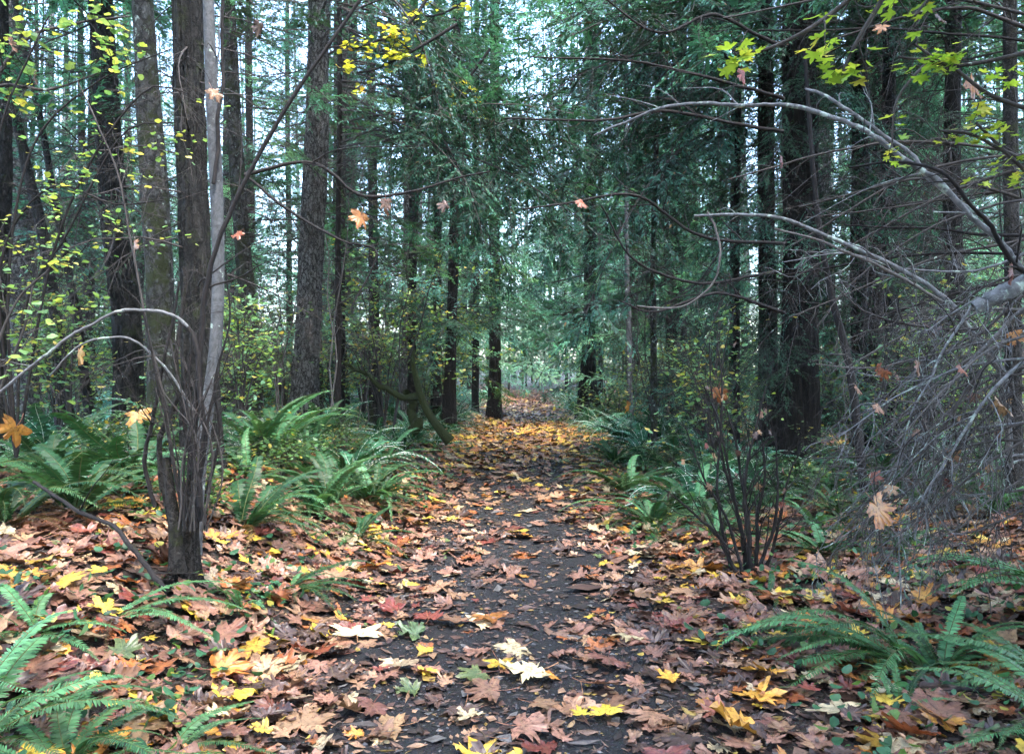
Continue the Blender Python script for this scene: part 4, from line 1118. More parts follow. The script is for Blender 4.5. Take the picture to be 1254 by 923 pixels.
# the old many stemmed maple stump on the left
bs = hit(232, 716)
root = empty('maple_stump', bs, 0, 'old mossy maple stump with many dark sprouts beside the ferns on the left bank', 'tree stump')
D0 = bs[1]
A = P2([(232, 725), (232, 660), (238, 600), (242, 560)], D0)
me, base, _ = trunk_mesh(A, [14 / F_PX * D0, 11 / F_PX * D0, 8 / F_PX * D0, 4.5 / F_PX * D0], M['stump'], nseg=36, step=.02, ridge=.14, seed=71, kridge=9)
link('trunk', me, root, tuple(base - np.array(root.location)))
A = P2([(216, 700), (214, 640), (208, 600), (204, 560)], D0 - .1)
me, base, _ = trunk_mesh(A, [.04, .035, .028, .02], M['stump'], nseg=20, step=.03, ridge=.12, seed=72)
link('stem', me, root, tuple(base - np.array(root.location)))
D = D0
ST = [  # sprouts
    ([(246, 640), (238, 560), (240, 470), (246, 380), (266, 310), (303, 225), (352, 135), (400, 60), (446, -10)], 13, 7, 'dark', 3),
    ([(236, 660), (248, 570), (258, 500), (270, 440)], 9, 5, 'dark', 2),
    ([(190, 620), (180, 560), (192, 490), (208, 410), (220, 345)], 9, 5, 'dark', 2),
    ([(206, 640), (200, 560), (210, 480), (216, 440), (226, 350), (222, 328)], 12, 8, 'stump', 2),
    ([(226, 640), (212, 560), (200, 500), (186, 440), (176, 380)], 8, 3, 'dark', 4),
    ([(214, 560), (196, 470), (178, 390), (160, 300), (146, 215), (120, 150), (96, 100)], 6, 2.5, 'twig', 6),
    ([(250, 600), (268, 540), (262, 470), (280, 400), (276, 330)], 7, 3, 'dark', 3),
    ([(222, 650), (232, 570), (224, 500), (232, 440), (250, 400)], 8, 4, 'dark', 3),
]
for i, (pts, w0, w1, m, tw) in enumerate(ST):
    stem_obj('stem', pts, D - .12 + .05 * (i % 4), w0, w1, M[m], root, twigs=tw, seed=i, twfrac=.2, nseg=8) if 0 else stem_obj('stem', pts, D - .12 + .05 * (i % 4), w0 * .6, w1 * .6, M[m], root, twigs=tw + 2, seed=i, twfrac=.22, nseg=8)
for i in range(16):
    r = random.Random(i); x0 = 215 + r.random() * 40
    stem_obj('sprout', [(x0, 650), (x0 - 20 + 40 * r.random(), 560 - 30 * r.random()), (x0 - 50 + 100 * r.random(), 480 - 80 * r.random())], D - .03 * i, 2.4, 1.4, M['dark' if i % 2 else 'twig'], root, twigs=7, twfrac=.4, grav=-.2, seed=40 + i, nseg=6, wob=.35)

rt = empty('arching_sprout', bs + np.array([.03, .04, 0]), 0, 'upper of two bare stems arching from the old stump over the ferns', 'sapling')
stem_obj('stem', [(240, 620), (244, 540), (243, 460), (238, 415), (228, 396)], D - .15, 7, 5.6, M['dark'], rt, n=30, nseg=8, seed=90)
stem_obj('arched_end', [(229, 398), (216, 387), (190, 380), (150, 381), (105, 400), (50, 440), (-15, 492)], D - .15, 4.4, 3.4, M['limb'], rt, n=50, nseg=8, twigs=2, seed=91)
rt = empty('arching_sprout', bs + np.array([-.03, .05, 0]), 0, 'thinner bare stem arching from the old stump to the left, lower of the two', 'sapling')
stem_obj('stem', [(246, 540), (236, 500), (200, 448), (165, 416), (130, 413), (95, 425), (60, 462)], D - .05, 3.4, 2.2, M['limb'], rt, n=50, nseg=8, twigs=2, seed=92)

root, Q, w = hero_tree('maple_sapling', 'slim pale grey pole of a young maple rising behind the old stump', 'sapling', [(254, -30), (260, 120), (265, 230), (267, 330), (264, 420), (254, 500), (242, 590), (236, 690)], 5.2, [17, 20, 20, 19, 20, 21, 26, 28], M['pale'], top=6.5, seed=61, nseg=24, ridge=.015, step=.04, flare=.15)
stem_obj('limb', [(264, 225), (268, 140), (273, 60), (276, -20)], 5.15, 5, 3.5, M['dark'], root, twigs=2, seed=5)
stem_obj('limb', [(264, 95), (268, 50), (269, 8)], 5.1, 2.4, 1.6, M['pale'], root, twigs=1, seed=6)

# fallen stick on the left bank
p0 = W(155, 662, 4.3); rt = empty('fallen_branch', p0, 0, 'dark smooth stick propped on the leaves left of the old stump', 'branch')
stem_obj('stick', [(40, 590, 4.9), (110, 630, 4.6), (158, 662, 4.4), (185, 700, 4.25), (205, 728, 4.1)], 4.3, 4, 8, M['dark'], rt, twigs=2, seed=3)
rt = empty('fallen_branch', W(850, 0, 3.4)*0 + hit(1150, 862), 0, 'short forked twig lying at lower right below the ferns', 'branch')
hp = hit(1150, 862)
stem_obj('stick', [(1208, 838, hp[1] + .05), (1165, 850, hp[1]), (1140, 862, hp[1] - .03), (1130, 880, hp[1] - .08)], hp[1], 6, 4, M['dark'], rt, twigs=2, seed=8)

# low moss covered stem beyond the ferns on the left
rt = empty('mossy_stem', hit(505, 533), 0, 'moss covered leaning stem with its bent foot on the left verge of the trail', 'tree')
me, b0, _ = trunk_mesh(P2([(552, 540), (536, 522), (518, 492), (508, 455), (505, 440), (507, 428)], 13.2), [.08, .07, .06, .045, .035, .02], M['moss'], nseg=20, step=.06, ridge=.08, seed=81)
link('trunk', me, rt, tuple(b0 - np.array(rt.location)))
stem_obj('limb', [(512, 490), (480, 478), (450, 462), (420, 440)], 13.2, 9, 3, M['moss'], rt, twigs=5, seed=82)
stem_obj('limb', [(514, 530), (506, 505), (500, 480)], 13.3, 14, 8, M['moss'], rt, twigs=0, seed=83)

# right: limbs arching across, from a leaning maple outside the view
rt = empty('arching_maple', (W(1300, 400, 4.2)[0] + .25, 4.2, H(2.9, 4.2)), 0, 'leaning vine maple with pale limbs arching in from the right edge', 'tree')
R0 = np.array(rt.location)
stem_obj('trunk', [(1370, 700, 4.3), (1350, 560, 4.3), (1310, 430, 4.25), (1270, 345, 4.2)], 4.2, 44, 26, M['limb'], rt, nseg=14, seed=1)
stem_obj('limb', [(1290, 372, 4.2), (1254, 322, 4.2), (1205, 275, 4.2), (1150, 225, 4.2), (1085, 178, 4.2), (1020, 145, 4.3), (955, 131, 4.4), (880, 128, 4.5), (812, 132, 4.6), (762, 150, 4.7), (728, 168, 4.8)], 4.2, 9, 2.4, M['limb'], rt, n=70, nseg=8, twigs=9, twfrac=.16, seed=2, grav=-.15)
stem_obj('limb', [(1200, 272, 4.25), (1140, 215, 4.3), (1070, 155, 4.35), (1010, 118, 4.4), (985, 108, 4.5)], 4.2, 6, 3, M['limb'], rt, n=40, nseg=7, twigs=5, twfrac=.25, seed=3)
stem_obj('limb', [(1290, 372, 4.2), (1235, 310, 4.0), (1195, 255, 3.9), (1150, 215, 3.9), (1100, 198, 4.0), (1040, 205, 4.1)], 4.2, 7, 2.5, M['dark'], rt, n=40, nseg=7, twigs=7, twfrac=.25, seed=4)
rt2 = empty('hazel_limb', tuple(hit(1240, 600)), 0, 'paired pale stems arching over the thickest cedar and ending in the dead brush', 'stem')
stem_obj('stem', [(1240, 560, 5.0), (1225, 450, 5.), (1182, 392, 5.0), (1140, 352, 5.0), (1085, 318, 5.0), (1020, 290, 5.), (960, 268, 5.), (900, 262, 5.1), (850, 264, 5.2)], 5., 8, 3, M['limb'], rt2, n=60, nseg=8, twigs=8, twfrac=.2, seed=11)
stem_obj('stem', [(1240, 575, 4.95), (1222, 460, 4.95), (1178, 394, 4.95), (1130, 356, 4.9), (1070, 322, 4.9), (1010, 296, 4.9), (950, 280, 5.)], 5., 6, 2.5, M['greytwig'], rt2, n=60, nseg=8, twigs=7, twfrac=.2, seed=12)
stem_obj('stem', [(862, 262, 5.2), (876, 280, 5.15), (880, 310, 5.1), (874, 345, 5.1), (850, 368, 5.1), (815, 378, 5.15), (780, 376, 5.2)], 5., 3.2, 1.8, M['greytwig'], rt2, n=40, nseg=6, twigs=3, twfrac=.12, seed=13)

# thick broken limb at right edge and the tangle of dead wood hanging from it
rt = empty('dead_brush', tuple(hit(1150, 640)), 0, 'tangle of pale dead branches and fine drooping twigs filling the right side', 'dead brush')
stem_obj('broken_limb', [(1330, 300, 4.1), (1262, 338, 4.1), (1222, 356, 4.1), (1186, 378, 4.1)], 4.1, 24, 18, M['limb'], rt, n=24, nseg=12, seed=20)
LIMBS = [
    ([(1290, 350), (1230, 400), (1185, 445), (1140, 500), (1105, 560), (1060, 640)], 4.3, 7.44, 2.4),
    ([(1270, 380), (1190, 470), (1150, 530), (1090, 600), (1040, 665)], 4.1, 4.96, 1.8),
    ([(1285, 420), (1215, 480), (1160, 560), (1130, 610), (1120, 660)], 4, 4.96, 1.8),
    ([(1290, 460), (1200, 500), (1120, 540), (1050, 560), (985, 560)], 4.4, 4.34, 1.5),
    ([(1270, 400), (1190, 420), (1120, 440), (1050, 452), (1000, 445)], 4.5, 3.72, 1.5),
    ([(1290, 520), (1220, 560), (1170, 600), (1120, 640), (1090, 660)], 4, 4.34, 1.5),
    ([(1190, 375), (1160, 420), (1130, 480), (1110, 520), (1095, 590)], 4.2, 3.72, 1.2),
    ([(1270, 345), (1200, 410), (1140, 440), (1080, 490), (1020, 560)], 4.6, 4.34, 1.5),
    ([(1290, 560), (1230, 600), (1180, 640), (1130, 670)], 4.3, 3.72, 1.5),
    ([(1200, 400), (1120, 400), (1060, 380), (1010, 340)], 4.7, 3.72, 1.2),
    ([(1280, 300), (1200, 330), (1110, 330), (1030, 310), (960, 320)], 5.2, 3.72, 1.2),
    ([(1290, 240), (1210, 250), (1120, 290), (1040, 350), (1000, 400)], 5.6, 3.72, 1.2),
]
for i in range(20):
    r = random.Random(950 + i); y0 = r.uniform(330, 600); a = r.uniform(.3, 1.2); L = r.uniform(140, 290)
    x1 = 1300 - L; LIMBS.append(([(1300, y0), (1300 - L * .5, y0 + L * .5 * math.tan(a * .6) - 20), (x1, min(y0 + L * .8 * a, 670))], r.uniform(3.9, 5.2), 4.2, 1.5))
for i, (pts, d, w0, w1) in enumerate(LIMBS):
    stem_obj('branch', pts, d, w0, w1, M[('greytwig', 'twig', 'limb', 'twig')[i % 4]], rt, n=40, nseg=6, twigs=11, sub=3, twfrac=.30, grav=-.5, rmin=.003, ang=52, wob=.34, seed=200 + i)

# second, darker tangle further back on the right (upper part)
rt = empty('dead_brush', tuple(hit(1100, 600)), 0, 'dark mesh of bare twigs behind the arching limbs at upper right', 'dead brush')
for i in range(12):
    r = random.Random(500 + i); y0 = r.uniform(-20, 420); x1 = r.uniform(860, 1050); y1 = y0 + r.uniform(-60, 160)
    stem_obj('branch', [(1300, y0), ((1300 + x1) / 2, (y0 + y1) / 2 - r.uniform(-10, 50)), (x1, y1)], r.uniform(5.4, 7.5), r.uniform(4, 7), 2, M['twig' if i % 3 else 'dark'], rt, n=30, nseg=5, twigs=11, sub=4, twfrac=.3, grav=-.3, rmin=.0024, seed=520 + i)

# bare shrub right of the trail
bp = hit(915, 700)
rt = empty('bare_shrub', tuple(bp), 0, 'bare dark shrub with upright stems and withered brown leaves right of the trail', 'shrub')
SH = [[(915, 715), (905, 640), (885, 560), (872, 480), (868, 420)], [(920, 715), (915, 640), (905, 560), (890, 500)], [(912, 715), (890, 640), (860, 580), (838, 520)],
      [(925, 715), (930, 640), (935, 570), (930, 500)], [(930, 715), (950, 640), (965, 590), (985, 540)], [(908, 715), (880, 660), (850, 630), (815, 600)],
      [(918, 715), (900, 600), (880, 520), (862, 470)], [(922, 715), (912, 610), (920, 540), (940, 470)], [(900, 715), (884, 640), (878, 560), (884, 470), (880, 420)], [(926, 715), (944, 660), (952, 600), (950, 530)]]
tips = []
for i, s in enumerate(SH):
    o, Q = stem_obj('stem', s, bp[1] + random.uniform(-.15, .15), 6 if i % 2 else 4.5, 1.6, M['dark'], rt, n=34, nseg=7, twigs=9, sub=3, twfrac=.34, grav=.15, rmin=.002, ang=32, seed=600 + i)
    tips.append(Q)


def hung(p, size, key, label, group=None, seed=0, parent=None, var=None):
    r = random.Random(seed * 7 + 3)
    o = link('hanging_leaf', get_leaf(r.choice([5, 6, 7, 8, 9]) if var is None else var, key), loc=tuple(p), scale=size, rot=(r.uniform(-2.3, -1.2), r.gauss(0, .4), r.choice([-1, 1]) * r.uniform(.5, 1.3)))
    if parent is not None:
        o.name = 'withered_leaf'; o.parent = parent; o.location = tuple(np.array(p) - np.array(parent.location))
    else:
        tag(o, label, 'leaf', group)
        L = r.uniform(.3, .55); sx, sy = r.uniform(-.5, .5), r.uniform(-.2, .2); q = np.linspace(0, 1, 9)
        P = np.stack([L * (sx * q + .08 * np.sin(q * 5 + seed) * q), L * sy * q, L * (q - .25 * q * q)], 1)
        V, F = tubes(P, .0011 + .0016 * q, 4); gg = G(); gg.add(V, F)
        rot = np.array(o.rotation_euler.to_matrix())
        me = gg.mesh('twig', [M['dark']]); c = link('twig', me, o); c.matrix_parent_inverse = Matrix((Matrix(rot).to_4x4() * 1)).to_3x3().inverted().to_4x4() @ Matrix.Scale(1 / size, 4)
    return o


for i in range(26):
    Q = tips[i % len(tips)]; p = Q[random.randrange(16, 34)] + np.array([random.gauss(0, .05), -.03, random.gauss(0, .05)])
    hung(p, random.uniform(.03, .055), random.choice(['red brown', 'dark brown', 'pinkish brown', 'tan']), None, seed=i, parent=rt)

HANG = [
    (262, 112, 4.9, 26, 'tan', 'curled pale brown leaf stuck on the pale sapling pole high up', 7),
    (164, 300, 4.6, 26, 'tan', 'withered pink tan leaf hooked on the thin stem left of the old stump', 8),
    (442, 264, 5.2, 34, 'rusty orange', 'orange brown maple leaf hanging right of the plated fir', 5),
    (472, 248, 5.6, 30, 'tan', 'tan leaf hanging just right of the orange brown one', 6),
    (292, 285, 4.7, 22, 'rusty orange', 'dull orange leaf hanging right of the long dark slanting stem', 8),
    (97, 432, 5., 34, 'orange yellow', 'yellow orange leaf hanging over the ferns inside the bare arch', 3),
    (170, 507, 4.7, 38, 'orange yellow', 'bright orange leaf caught on the fern left of the old stump', 2),
    (18, 524, 3.8, 54, 'orange yellow', 'big glowing yellow orange leaf at the left edge among the ferns', 2),
    (544, 250, 7, 22, 'dark brown', 'dark withered leaf hanging high over the left side of the trail', 8),
    (711, 247, 6, 24, 'red brown', 'red brown withered leaf hanging over the trail centre', 8),
    (1075, 620, 3.7, 58, 'orange yellow', 'golden yellow maple leaf caught in the dead twigs at lower right', 1),
    (1190, 102, 3.6, 46, 'orange yellow', 'orange leaf folded over a twig at upper right', 3),
    (1080, 33, 3.8, 22, 'rusty orange', 'small orange leaf near the top edge at right', 4),
    (958, 196, 5.2, 20, 'red brown', 'red brown leaf hanging against the thickest cedar', 7),
    (1125, 447, 4.2, 30, 'pinkish brown', 'pink brown curled leaf caught high in the dead brush', 8),
    (1225, 492, 4., 40, 'tan', 'pale tan maple leaf caught in the dead brush at the right edge', 5),
    (1165, 555, 4.3, 30, 'pinkish brown', 'pink brown leaf in the middle of the dead brush', 8),
    (1240, 410, 4.1, 30, 'rusty orange', 'orange brown leaf under the broken pale limb', 8),
    (1240, 330, 4.0, 34, 'red brown', 'red brown leaf lying on the broken pale limb', 7),
    (1070, 582, 4.3, 26, 'red brown', 'small reddish leaf low in the dead brush above the golden one', 8),
    (880, 480, 6.5, 34, 'rusty orange', 'orange brown leaf hanging at the top of the bare shrub', 6),
    (770, 495, 11, 22, 'orange yellow', 'golden leaf caught on the ferns right of the far trail', 4),
    (910, 90, 6, 30, 'red brown', 'dark red brown withered leaf high on the right under the lime leaves', 8),
    (1150, 20, 5, 26, 'dark brown', 'dark withered leaf at the top edge at right', 8),
    (42, 95, 5, 26, 'dark brown', 'dark purple brown leaf hanging at far upper left', 8),
    (12, 52, 5.2, 24, 'pinkish brown', 'brown leaf at the left edge near the top', 7),
    (318, 32, 6, 30, 'dark brown', 'brown withered leaf against bright sky at the top left', 8),
]
for i, (px, py, d, wpx, key, lab, var) in enumerate(HANG):
    p = W(px, py, d); hung(p, wpx / F_PX * d / 1.8, key, lab, 'withered leaves caught in the branches', seed=i, var=var)
    # the twig that holds it
for i in range(22):
    r = random.Random(4000 + i); d = r.uniform(3.8, 4.8)
    p = W(r.uniform(1050, 1250), r.uniform(400, 650), d); k_ = r.choice(['pinkish brown', 'dark brown', 'tan', 'rusty orange', 'red brown'])
    hung(p, r.uniform(.035, .06), k_, f'small withered {k_} leaf among others caught in the dead brush', f'withered {k_} leaves in the dead brush', seed=70 + i)
# ------------------------------------------------------------------ leafy twigs and understory shrubs
def ovate(n=12):
    a = np.linspace(0, 2 * PI, n, endpoint=False)
    r = 1 + .08 * (np.arange(n) % 2)
    V = np.stack([.42 * np.sin(a) * r * (1 - .18 * -np.cos(a)), .5 - .5 * np.cos(a) * r, .10 * np.abs(np.sin(a)) + .05 * np.sin(3 * a)], 1); V = np.vstack([V, [0, .5, -.02]])
    F = np.array([(i, (i + 1) % n, n) for i in range(n)]); return V, F


OV = ovate()
_lv, _lf = LEAFLOW[1][:2]; LB = (_lv * .62 + np.array([0, .45, 0]), _lf)
LIME = [(.36, .56, .08), (.26, .46, .07), (.48, .60, .10), (.56, .56, .10)]
PALE = [(.18, .32, .12), (.30, .38, .10), (.12, .24, .10), (.45, .42, .14)]
YEL = [(.60, .58, .07), (.5, .5, .08), (.38, .46, .09), (.6, .40, .06)]


def leafy(name, label, cat, stems, d, mat, w, cols, size, nper, seed, group=None, twigs=8, sub=3, flat=.72, twfrac=.35, vs=OV, grav=-.05, base=None, colp=(.4, .3, .2, .1)):
    r = np.random.default_rng(seed)
    A0 = P2(stems[0], d)[0] if base is None else np.array(base)
    rt = empty(name, A0, 0, label, cat, group)
    g = G()
    for j, s in enumerate(stems):
        A = P2(s, d); n = 26
        Q, R = spline(A, n, np.linspace(w[0], w[1], len(A)) / F_PX * d / 2)
        gs = G(); V, F = tubes(Q, R, 6); gs.add(V - A0, F)
        K2, R2 = grow(Q[None], R[None], twigs, twfrac, 50, 7, r, wob=.2, grav=grav, tmin=.25, rf=.5, rmin=.0016, flat=.4); V, F = tubes(K2, R2, 4); gs.add(V - A0, F)
        K3, R3 = grow(K2, R2, sub, .5, 45, 5, r, wob=.2, grav=grav, rf=.6, rmin=.0012, flat=.4); V, F = tubes(K3, R3, 3); gs.add(V - A0, F)
        link('stem', gs.mesh('stem', [mat]), rt)
        P = np.concatenate([K3[:, 1:].reshape(-1, 3), K2[:, 2:].reshape(-1, 3)])
        P = P[r.choice(len(P), min(len(P), nper), replace=False)] + r.normal(0, size * .3, (min(len(P), nper), 3))
        leaves_at(g, P - A0, size, r, cols, list(colp), flat=flat, vshape=vs)
    link('foliage', g.mesh('foliage', [M['green']]), rt)
    return rt


leafy('hazel_branch', 'branch of large glowing lime green leaves hanging in at the top right', 'branch',
      [[(1150, -120), (1060, -20), (1000, 30), (940, 60), (900, 66)], [(1150, -120), (1080, 0), (1050, 50), (1030, 90)]], 3.3, M['twig'], (8, 3), LIME, 0.076, 40,  1, vs=LB, twigs=5, sub=2, twfrac=.22)
leafy('hazel_branch', 'small spray of lime leaves at the top edge, right of the large one', 'branch', [[(1210, -120), (1150, -20), (1120, 20)]], 3.2, M['twig'], (6, 3), LIME, 0.072, 15,  22, vs=LB, twigs=4, sub=2, twfrac=.2)
leafy('hazel_branch', 'spray of yellow green leaves above the pale arching limb on the right', 'branch', [[(1320, 150), (1220, 120), (1160, 80), (1100, 70)], [(1280, 60), (1170, 80), (1120, 55)]], 3.5, M['twig'], (6, 3), LIME, 0.065, 34,  2, vs=LB, twigs=5, sub=2, twfrac=.2)
leafy('hazel_branch', 'spray of yellow green leaves below the pale arching limb at the right edge', 'branch', [[(1320, 220), (1240, 190), (1190, 165), (1150, 160)], [(1310, 260), (1230, 185), (1195, 150)]], 3.6, M['twig'], (6, 3), LIME, 0.058, 34,  3, vs=LB, twigs=5, sub=2, twfrac=.22)
leafy('hazel_branch', 'few lime leaves hanging under the pale arching limb on the right', 'branch', [[(1150, 60), (1100, 120), (1092, 180)]], 3.7, M['twig'], (4, 2), LIME, 0.058, 15,  4, vs=LB, twigs=4, sub=2, twfrac=.2)
leafy('hazel_shrub', 'slender hazel with small yellow green leaves in front of the dark trunks at upper left', 'shrub',
      [[(20, 560), (10, 350), (40, 180), (120, 100), (210, 60)], [(20, 560), (60, 330), (110, 200), (180, 110), (230, 115)], [(20, 560), (0, 330), (60, 230), (140, 250), (200, 245)], [(20, 560), (30, 380), (80, 290), (150, 165), (215, 150)], [(20, 560), (-20, 330), (0, 160), (40, 60), (60, 20)]],
      5.6, M['dark'], (4, 1.6), PALE, .042, 100, 5, twigs=9, sub=3, twfrac=.28)
leafy('hazel_shrub', 'leafy hazel stem with pale green leaves at the left edge above the ferns', 'shrub',
      [[(-30, 600), (-10, 450), (20, 370), (60, 330)], [(-30, 600), (0, 480), (30, 400), (40, 350)]], 5.2, M['twig'], (5, 2), PALE, .06, 45, 6, twigs=8, sub=3, twfrac=.35)
leafy('hazel_shrub', 'hazel twigs with pale leaves in the top left corner', 'shrub', [[(-60, 200), (20, 60), (90, 30), (160, 20)], [(-60, 200), (-10, 110), (60, 110), (120, 90)]], 6.4, M['twig'], (6, 2), [(.1, .2, .09), (.2, .3, .12), (.3, .36, .1), (.5, .45, .1)], .07, 70, 7, twigs=9, sub=3, twfrac=.3)
leafy('maple_branch', 'cluster of bright yellow leaves high up left of the trail', 'branch', [[(560, 30), (510, 60), (460, 85), (430, 90)], [(540, -30), (500, 30), (450, 55), (430, 60)]], 9., M['dark'], (5, 2), YEL, .07, 80, 8, twigs=12, sub=3, twfrac=.25)
leafy('maple_branch', 'thin scatter of yellow leaves near the top edge above the trail', 'branch', [[(620, -60), (570, 0), (530, 20), (500, 15)], [(600, 60), (560, 120), (580, 130)]], 11., M['dark'], (4, 2), YEL, .07, 60, 9, twigs=8, sub=3, twfrac=.4)

SHR = [  # px, d, height, spread px, colours, leaf size, n, label
    (470, 15, 4.2, 90, [(.16, .34, .14), (.3, .42, .12), (.12, .25, .12), (.55, .45, .12)], .09, 1400, 'leafy green vine maple left of the trail behind the mossy leaning stem'),
    (545, 19, 4.4, 90, [(.2, .4, .15), (.36, .48, .12), (.14, .3, .14), (.6, .5, .14)], .10, 1600, 'yellow green vine maple overhanging the far left verge of the trail'),
    (445, 19, 3.4, 90, [(.16, .32, .15), (.26, .4, .14), (.12, .24, .12), (.5, .42, .14)], .10, 1100, 'green vine maple deeper in the wood left of the trail'),
    (350, 17, 3.0, 80, [(.10, .2, .12), (.16, .28, .12), (.08, .16, .08), (.4, .4, .14)], .09, 500, 'low green bush seen between the plated fir and the mossy trunk'),
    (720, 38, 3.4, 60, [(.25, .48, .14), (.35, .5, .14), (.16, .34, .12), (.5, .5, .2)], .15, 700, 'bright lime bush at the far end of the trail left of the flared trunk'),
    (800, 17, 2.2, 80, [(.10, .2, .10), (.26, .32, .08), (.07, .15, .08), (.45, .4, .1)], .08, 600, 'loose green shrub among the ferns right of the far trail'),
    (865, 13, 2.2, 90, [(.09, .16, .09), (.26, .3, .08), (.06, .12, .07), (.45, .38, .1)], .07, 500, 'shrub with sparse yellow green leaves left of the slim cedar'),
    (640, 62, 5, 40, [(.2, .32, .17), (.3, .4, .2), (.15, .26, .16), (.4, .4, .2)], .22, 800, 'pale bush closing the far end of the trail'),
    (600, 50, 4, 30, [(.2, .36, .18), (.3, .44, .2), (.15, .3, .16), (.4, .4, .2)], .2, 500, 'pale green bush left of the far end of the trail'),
    (1030, 15, 2.6, 90, [(.06, .15, .07), (.12, .22, .07), (.05, .1, .05), (.4, .32, .08)], .08, 500, 'green bush showing between the thickest cedar and the three dark trunks'),
    (40, 14, 3.6, 120, [(.14, .26, .16), (.24, .36, .15), (.09, .18, .1), (.5, .45, .15)], .09, 900, 'pale green shrub glimpsed between the leaning trunks at far left'),
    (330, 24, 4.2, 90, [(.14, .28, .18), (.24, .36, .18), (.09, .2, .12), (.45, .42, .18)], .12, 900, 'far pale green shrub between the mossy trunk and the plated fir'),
    (1140, 14, 2.6, 90, [(.06, .13, .07), (.12, .2, .07), (.05, .1, .05), (.3, .22, .08)], .07, 400, 'dark shrub behind the dead brush on the right'),
]
rs = random.Random(44)
for i in range(64):
    left = i % 2 == 0; d = rs.uniform(8.8, 32); off = rs.uniform(2.3, 3.2 + d * .32)
    px = CX + (path_c(d) + (-off if left else off)) / d * F_PX
    k = rs.uniform(.8, 1.5)
    if d < 14 and (900 < px < 1020 or 330 < px < 425): continue
    SHR.append((px, d, rs.uniform(1.2, 3.2), rs.uniform(50, 90), [(.13 * k, .27 * k, .13 * k), (.24 * k, .34 * k, .11), (.09 * k, .19 * k, .10 * k), (.5, .42, .12)], .06 + d * .0018, int(500 + d * 18),
                f'leafy green understory shrub beside the {"left" if left else "right"} verge', f'understory shrubs on the {"left" if left else "right"} verge'))

for i in range(24):
    left = i % 3 != 0; d = rs.uniform(5.6, 10.5); off = rs.uniform(2.0, 4.6)
    px = CX + (path_c(d) + (-off if left else off)) / d * F_PX; k = rs.uniform(.6, 1.1)
    SHR.append((px, d, rs.uniform(.35, .8), rs.uniform(40, 75), [(.09 * k, .2 * k, .07 * k), (.06 * k, .13 * k, .05 * k), (.14 * k, .22 * k, .07), (.4, .34, .08)], .05, 320,
                f'low leafy plant filling the gaps between the ferns {"left" if left else "right"} of the trail', f'low leafy plants among the ferns {"left" if left else "right"} of the trail'))
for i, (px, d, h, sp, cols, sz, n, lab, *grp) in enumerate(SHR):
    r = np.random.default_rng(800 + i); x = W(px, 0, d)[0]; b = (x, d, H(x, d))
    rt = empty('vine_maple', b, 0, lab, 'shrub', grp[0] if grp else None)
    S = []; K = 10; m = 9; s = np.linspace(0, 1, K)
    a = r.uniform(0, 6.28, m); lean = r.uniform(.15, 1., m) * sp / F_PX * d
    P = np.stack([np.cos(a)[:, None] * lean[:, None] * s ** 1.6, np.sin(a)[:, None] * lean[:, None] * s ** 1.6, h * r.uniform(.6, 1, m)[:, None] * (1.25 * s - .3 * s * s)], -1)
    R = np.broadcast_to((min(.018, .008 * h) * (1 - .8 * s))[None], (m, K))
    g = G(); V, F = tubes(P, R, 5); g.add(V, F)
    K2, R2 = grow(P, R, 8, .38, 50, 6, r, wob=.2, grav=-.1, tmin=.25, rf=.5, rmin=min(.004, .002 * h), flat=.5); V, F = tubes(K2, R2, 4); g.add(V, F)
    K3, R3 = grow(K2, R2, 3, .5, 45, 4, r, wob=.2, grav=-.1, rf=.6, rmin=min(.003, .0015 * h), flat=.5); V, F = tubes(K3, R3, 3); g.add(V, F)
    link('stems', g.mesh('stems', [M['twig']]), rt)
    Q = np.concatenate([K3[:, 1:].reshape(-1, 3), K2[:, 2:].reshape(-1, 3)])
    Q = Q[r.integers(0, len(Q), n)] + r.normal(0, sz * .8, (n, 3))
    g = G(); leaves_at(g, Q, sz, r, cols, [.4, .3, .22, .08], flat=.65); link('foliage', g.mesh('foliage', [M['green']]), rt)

# bare thin understory of saplings: fine grey twigs in the middle distance
for i in range(84):
    r = np.random.default_rng(1300 + i)
    d = r.uniform(9.5, 30); side = -1 if i % 5 < 3 else 1
    x = path_c(d) + side * (2.1 + r.uniform() * (1.5 + d * .42)); h = r.uniform(3, 7)
    K = 10; s = np.linspace(0, 1, K); m = 2
    P = np.stack([r.normal(0, .5, m)[:, None] * s ** 1.5, r.normal(0, .4, m)[:, None] * s ** 1.5, h * r.uniform(.7, 1, m)[:, None] * s], -1)
    P[:, :, 0] += r.normal(0, .04, (m, K)); R = np.broadcast_to((.016 * (1 - .85 * s))[None], (m, K))
    b = (x, d, H(x, d)); sd = 'left' if side < 0 else 'right'
    rt = empty('bare_sapling', b, 0, f'bare leafless sapling with fine twigs in the woods {sd} of the trail', 'sapling', f'bare saplings {sd} of the trail')
    g = G(); V, F = tubes(P, R, 5); g.add(V, F); link('trunk', g.mesh('trunk', [M['greytwig' if i % 2 else 'twig']]), rt)
    g = G(); K2, R2 = grow(P, R, 16, .28, 48, 6, r, wob=.18, grav=.05, tmin=.2, rf=.45, rmin=.0035); V, F = tubes(K2, R2, 3); g.add(V, F)
    K3, R3 = grow(K2, R2, 5, .42, 45, 4, r, wob=.2, grav=0., rf=.6, rmin=.0028); V, F = tubes(K3, R3, 3); g.add(V, F)
    link('twigs', g.mesh('twigs', [M['greytwig' if i % 2 else 'twig']]), rt)

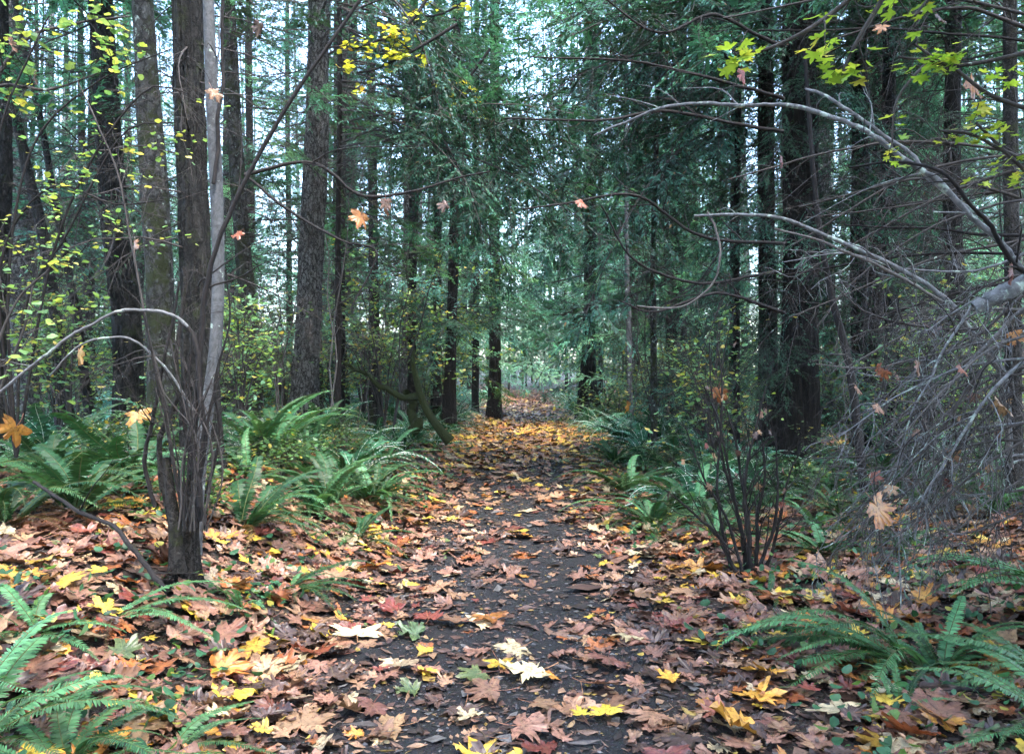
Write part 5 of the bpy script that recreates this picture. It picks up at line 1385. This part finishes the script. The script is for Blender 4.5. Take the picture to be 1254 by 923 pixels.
# dark bare boughs crossing the view in the middle, with the leaves that hang on them
rt = empty('dead_limb', tuple(W(330, 200, 5.6)), 0, 'long dark crooked bare limb crossing in front of the plated fir towards the trail', 'branch')
stem_obj('branch', [(300, 215, 5.6), (380, 200, 5.7), (440, 240, 5.8), (500, 236, 5.9), (560, 218, 6.), (600, 210, 6.)], 5.7, 5, 2, M['dark'], rt, twigs=10, sub=3, twfrac=.3, seed=31, rmin=.002)
stem_obj('branch', [(300, 215, 5.6), (360, 260, 5.6), (420, 295, 5.6), (460, 310, 5.6), (430, 380, 5.6)], 5.7, 4, 2, M['dark'], rt, twigs=10, sub=3, twfrac=.3, seed=32, rmin=.002)
rt = empty('dead_limb', tuple(W(940, 240, 7.5)), 0, 'dark bare limbs reaching left over the trail from the right hand cedars', 'branch')
for i, p in enumerate(([(960, 300, 7.5), (860, 290, 7.3), (780, 240, 7), (700, 248, 6.8), (640, 255, 6.6)], [(960, 120, 7.), (850, 90, 7), (760, 75, 6.8), (650, 68, 6.6)], [(960, 160, 7.), (820, 140, 7), (720, 148, 6.6), (620, 143, 6.4)],
                       [(960, 330, 7.5), (860, 345, 7.2), (780, 320, 7), (735, 250, 6.8)], [(960, 380, 7.5), (880, 360, 7.2), (800, 382, 7), (760, 370, 6.8)], [(960, 60, 7.5), (880, 20, 7.2), (800, 40, 7), (730, -10, 6.8)])):
    stem_obj('branch', p, 7, 5, 2, M['dark'], rt, n=30, nseg=5, twigs=11, sub=3, twfrac=.28, seed=330 + i, rmin=.0025, grav=-.2)
# ------------------------------------------------------------------ air, light and camera
HAZE = 0.0003
if HAZE:
    me = bpy.data.meshes.new('haze')
    import bmesh
    b = bmesh.new(); bmesh.ops.create_cube(b, size=1); b.to_mesh(me); b.free()
    o = link('haze', me, loc=(0, 60, 24.), scale=(620, 480, 60)); tag(o, None, None, kind='stuff')
    m, nt, nd, ln = newmat('haze_air'); v = nd.new('ShaderNodeVolumePrincipled'); v.inputs['Density'].default_value = HAZE; v.inputs['Color'].default_value = (.8, .92, 1, 1)
    out = nd.new('ShaderNodeOutputMaterial'); ln.new(v.outputs[0], out.inputs[1]); me.materials.append(m)

w = bpy.data.worlds.new('World'); SC.world = w; w.use_nodes = True
nt = w.node_tree; nt.nodes.clear()
sky = nt.nodes.new('ShaderNodeTexSky'); sky.sky_type = 'NISHITA'; sky.sun_disc = False
EL, AZ = math.radians(66), math.radians(150)
sky.sun_elevation = EL; sky.sun_rotation = AZ; sky.air_density = 1.0; sky.dust_density = 1.6; sky.ozone_density = 1.5
bg = nt.nodes.new('ShaderNodeBackground'); bg.inputs[1].default_value = .15
ow = nt.nodes.new('ShaderNodeOutputWorld'); nt.links.new(sky.outputs[0], bg.inputs[0]); nt.links.new(bg.outputs[0], ow.inputs[0])
sun = bpy.data.lights.new('sun', 'SUN'); sun.energy = 1.0; sun.angle = math.radians(25); sun.color = (1, .96, .9)
so = bpy.data.objects.new('sun', sun); COL.objects.link(so)
dv = Vector((math.sin(AZ) * math.cos(EL), math.cos(AZ) * math.cos(EL), math.sin(EL)))
so.rotation_euler = dv.to_track_quat('Z', 'Y').to_euler()

cd = bpy.data.cameras.new('camera'); cam = bpy.data.objects.new('camera', cd); COL.objects.link(cam)
cam.location = (0, 0, CAM_Z); cd.sensor_width = 36; cd.lens = 36 * F_PX / 1254
cam.rotation_euler = (math.radians(90), 0, 0)
cd.shift_y = (HY - 461.5) / 1254
cd.clip_end = 2000; cd.clip_start = .05
SC.camera = cam
SC.view_settings.view_transform = 'Standard'; SC.view_settings.look = 'None'
SC.view_settings.exposure = 3.95; SC.view_settings.gamma = 1
SC.cycles.max_bounces = 6; SC.cycles.diffuse_bounces = 3; SC.cycles.glossy_bounces = 2; SC.cycles.transmission_bounces = 3; SC.cycles.transparent_max_bounces = 4
SC.cycles.volume_bounces = 0
SC.cycles.use_denoising = True
SC.cycles.use_adaptive_sampling = True; SC.cycles.adaptive_threshold = .02
SC.cycles.caustics_reflective = False; SC.cycles.caustics_refractive = False
SC.cycles.sample_clamp_indirect = 6
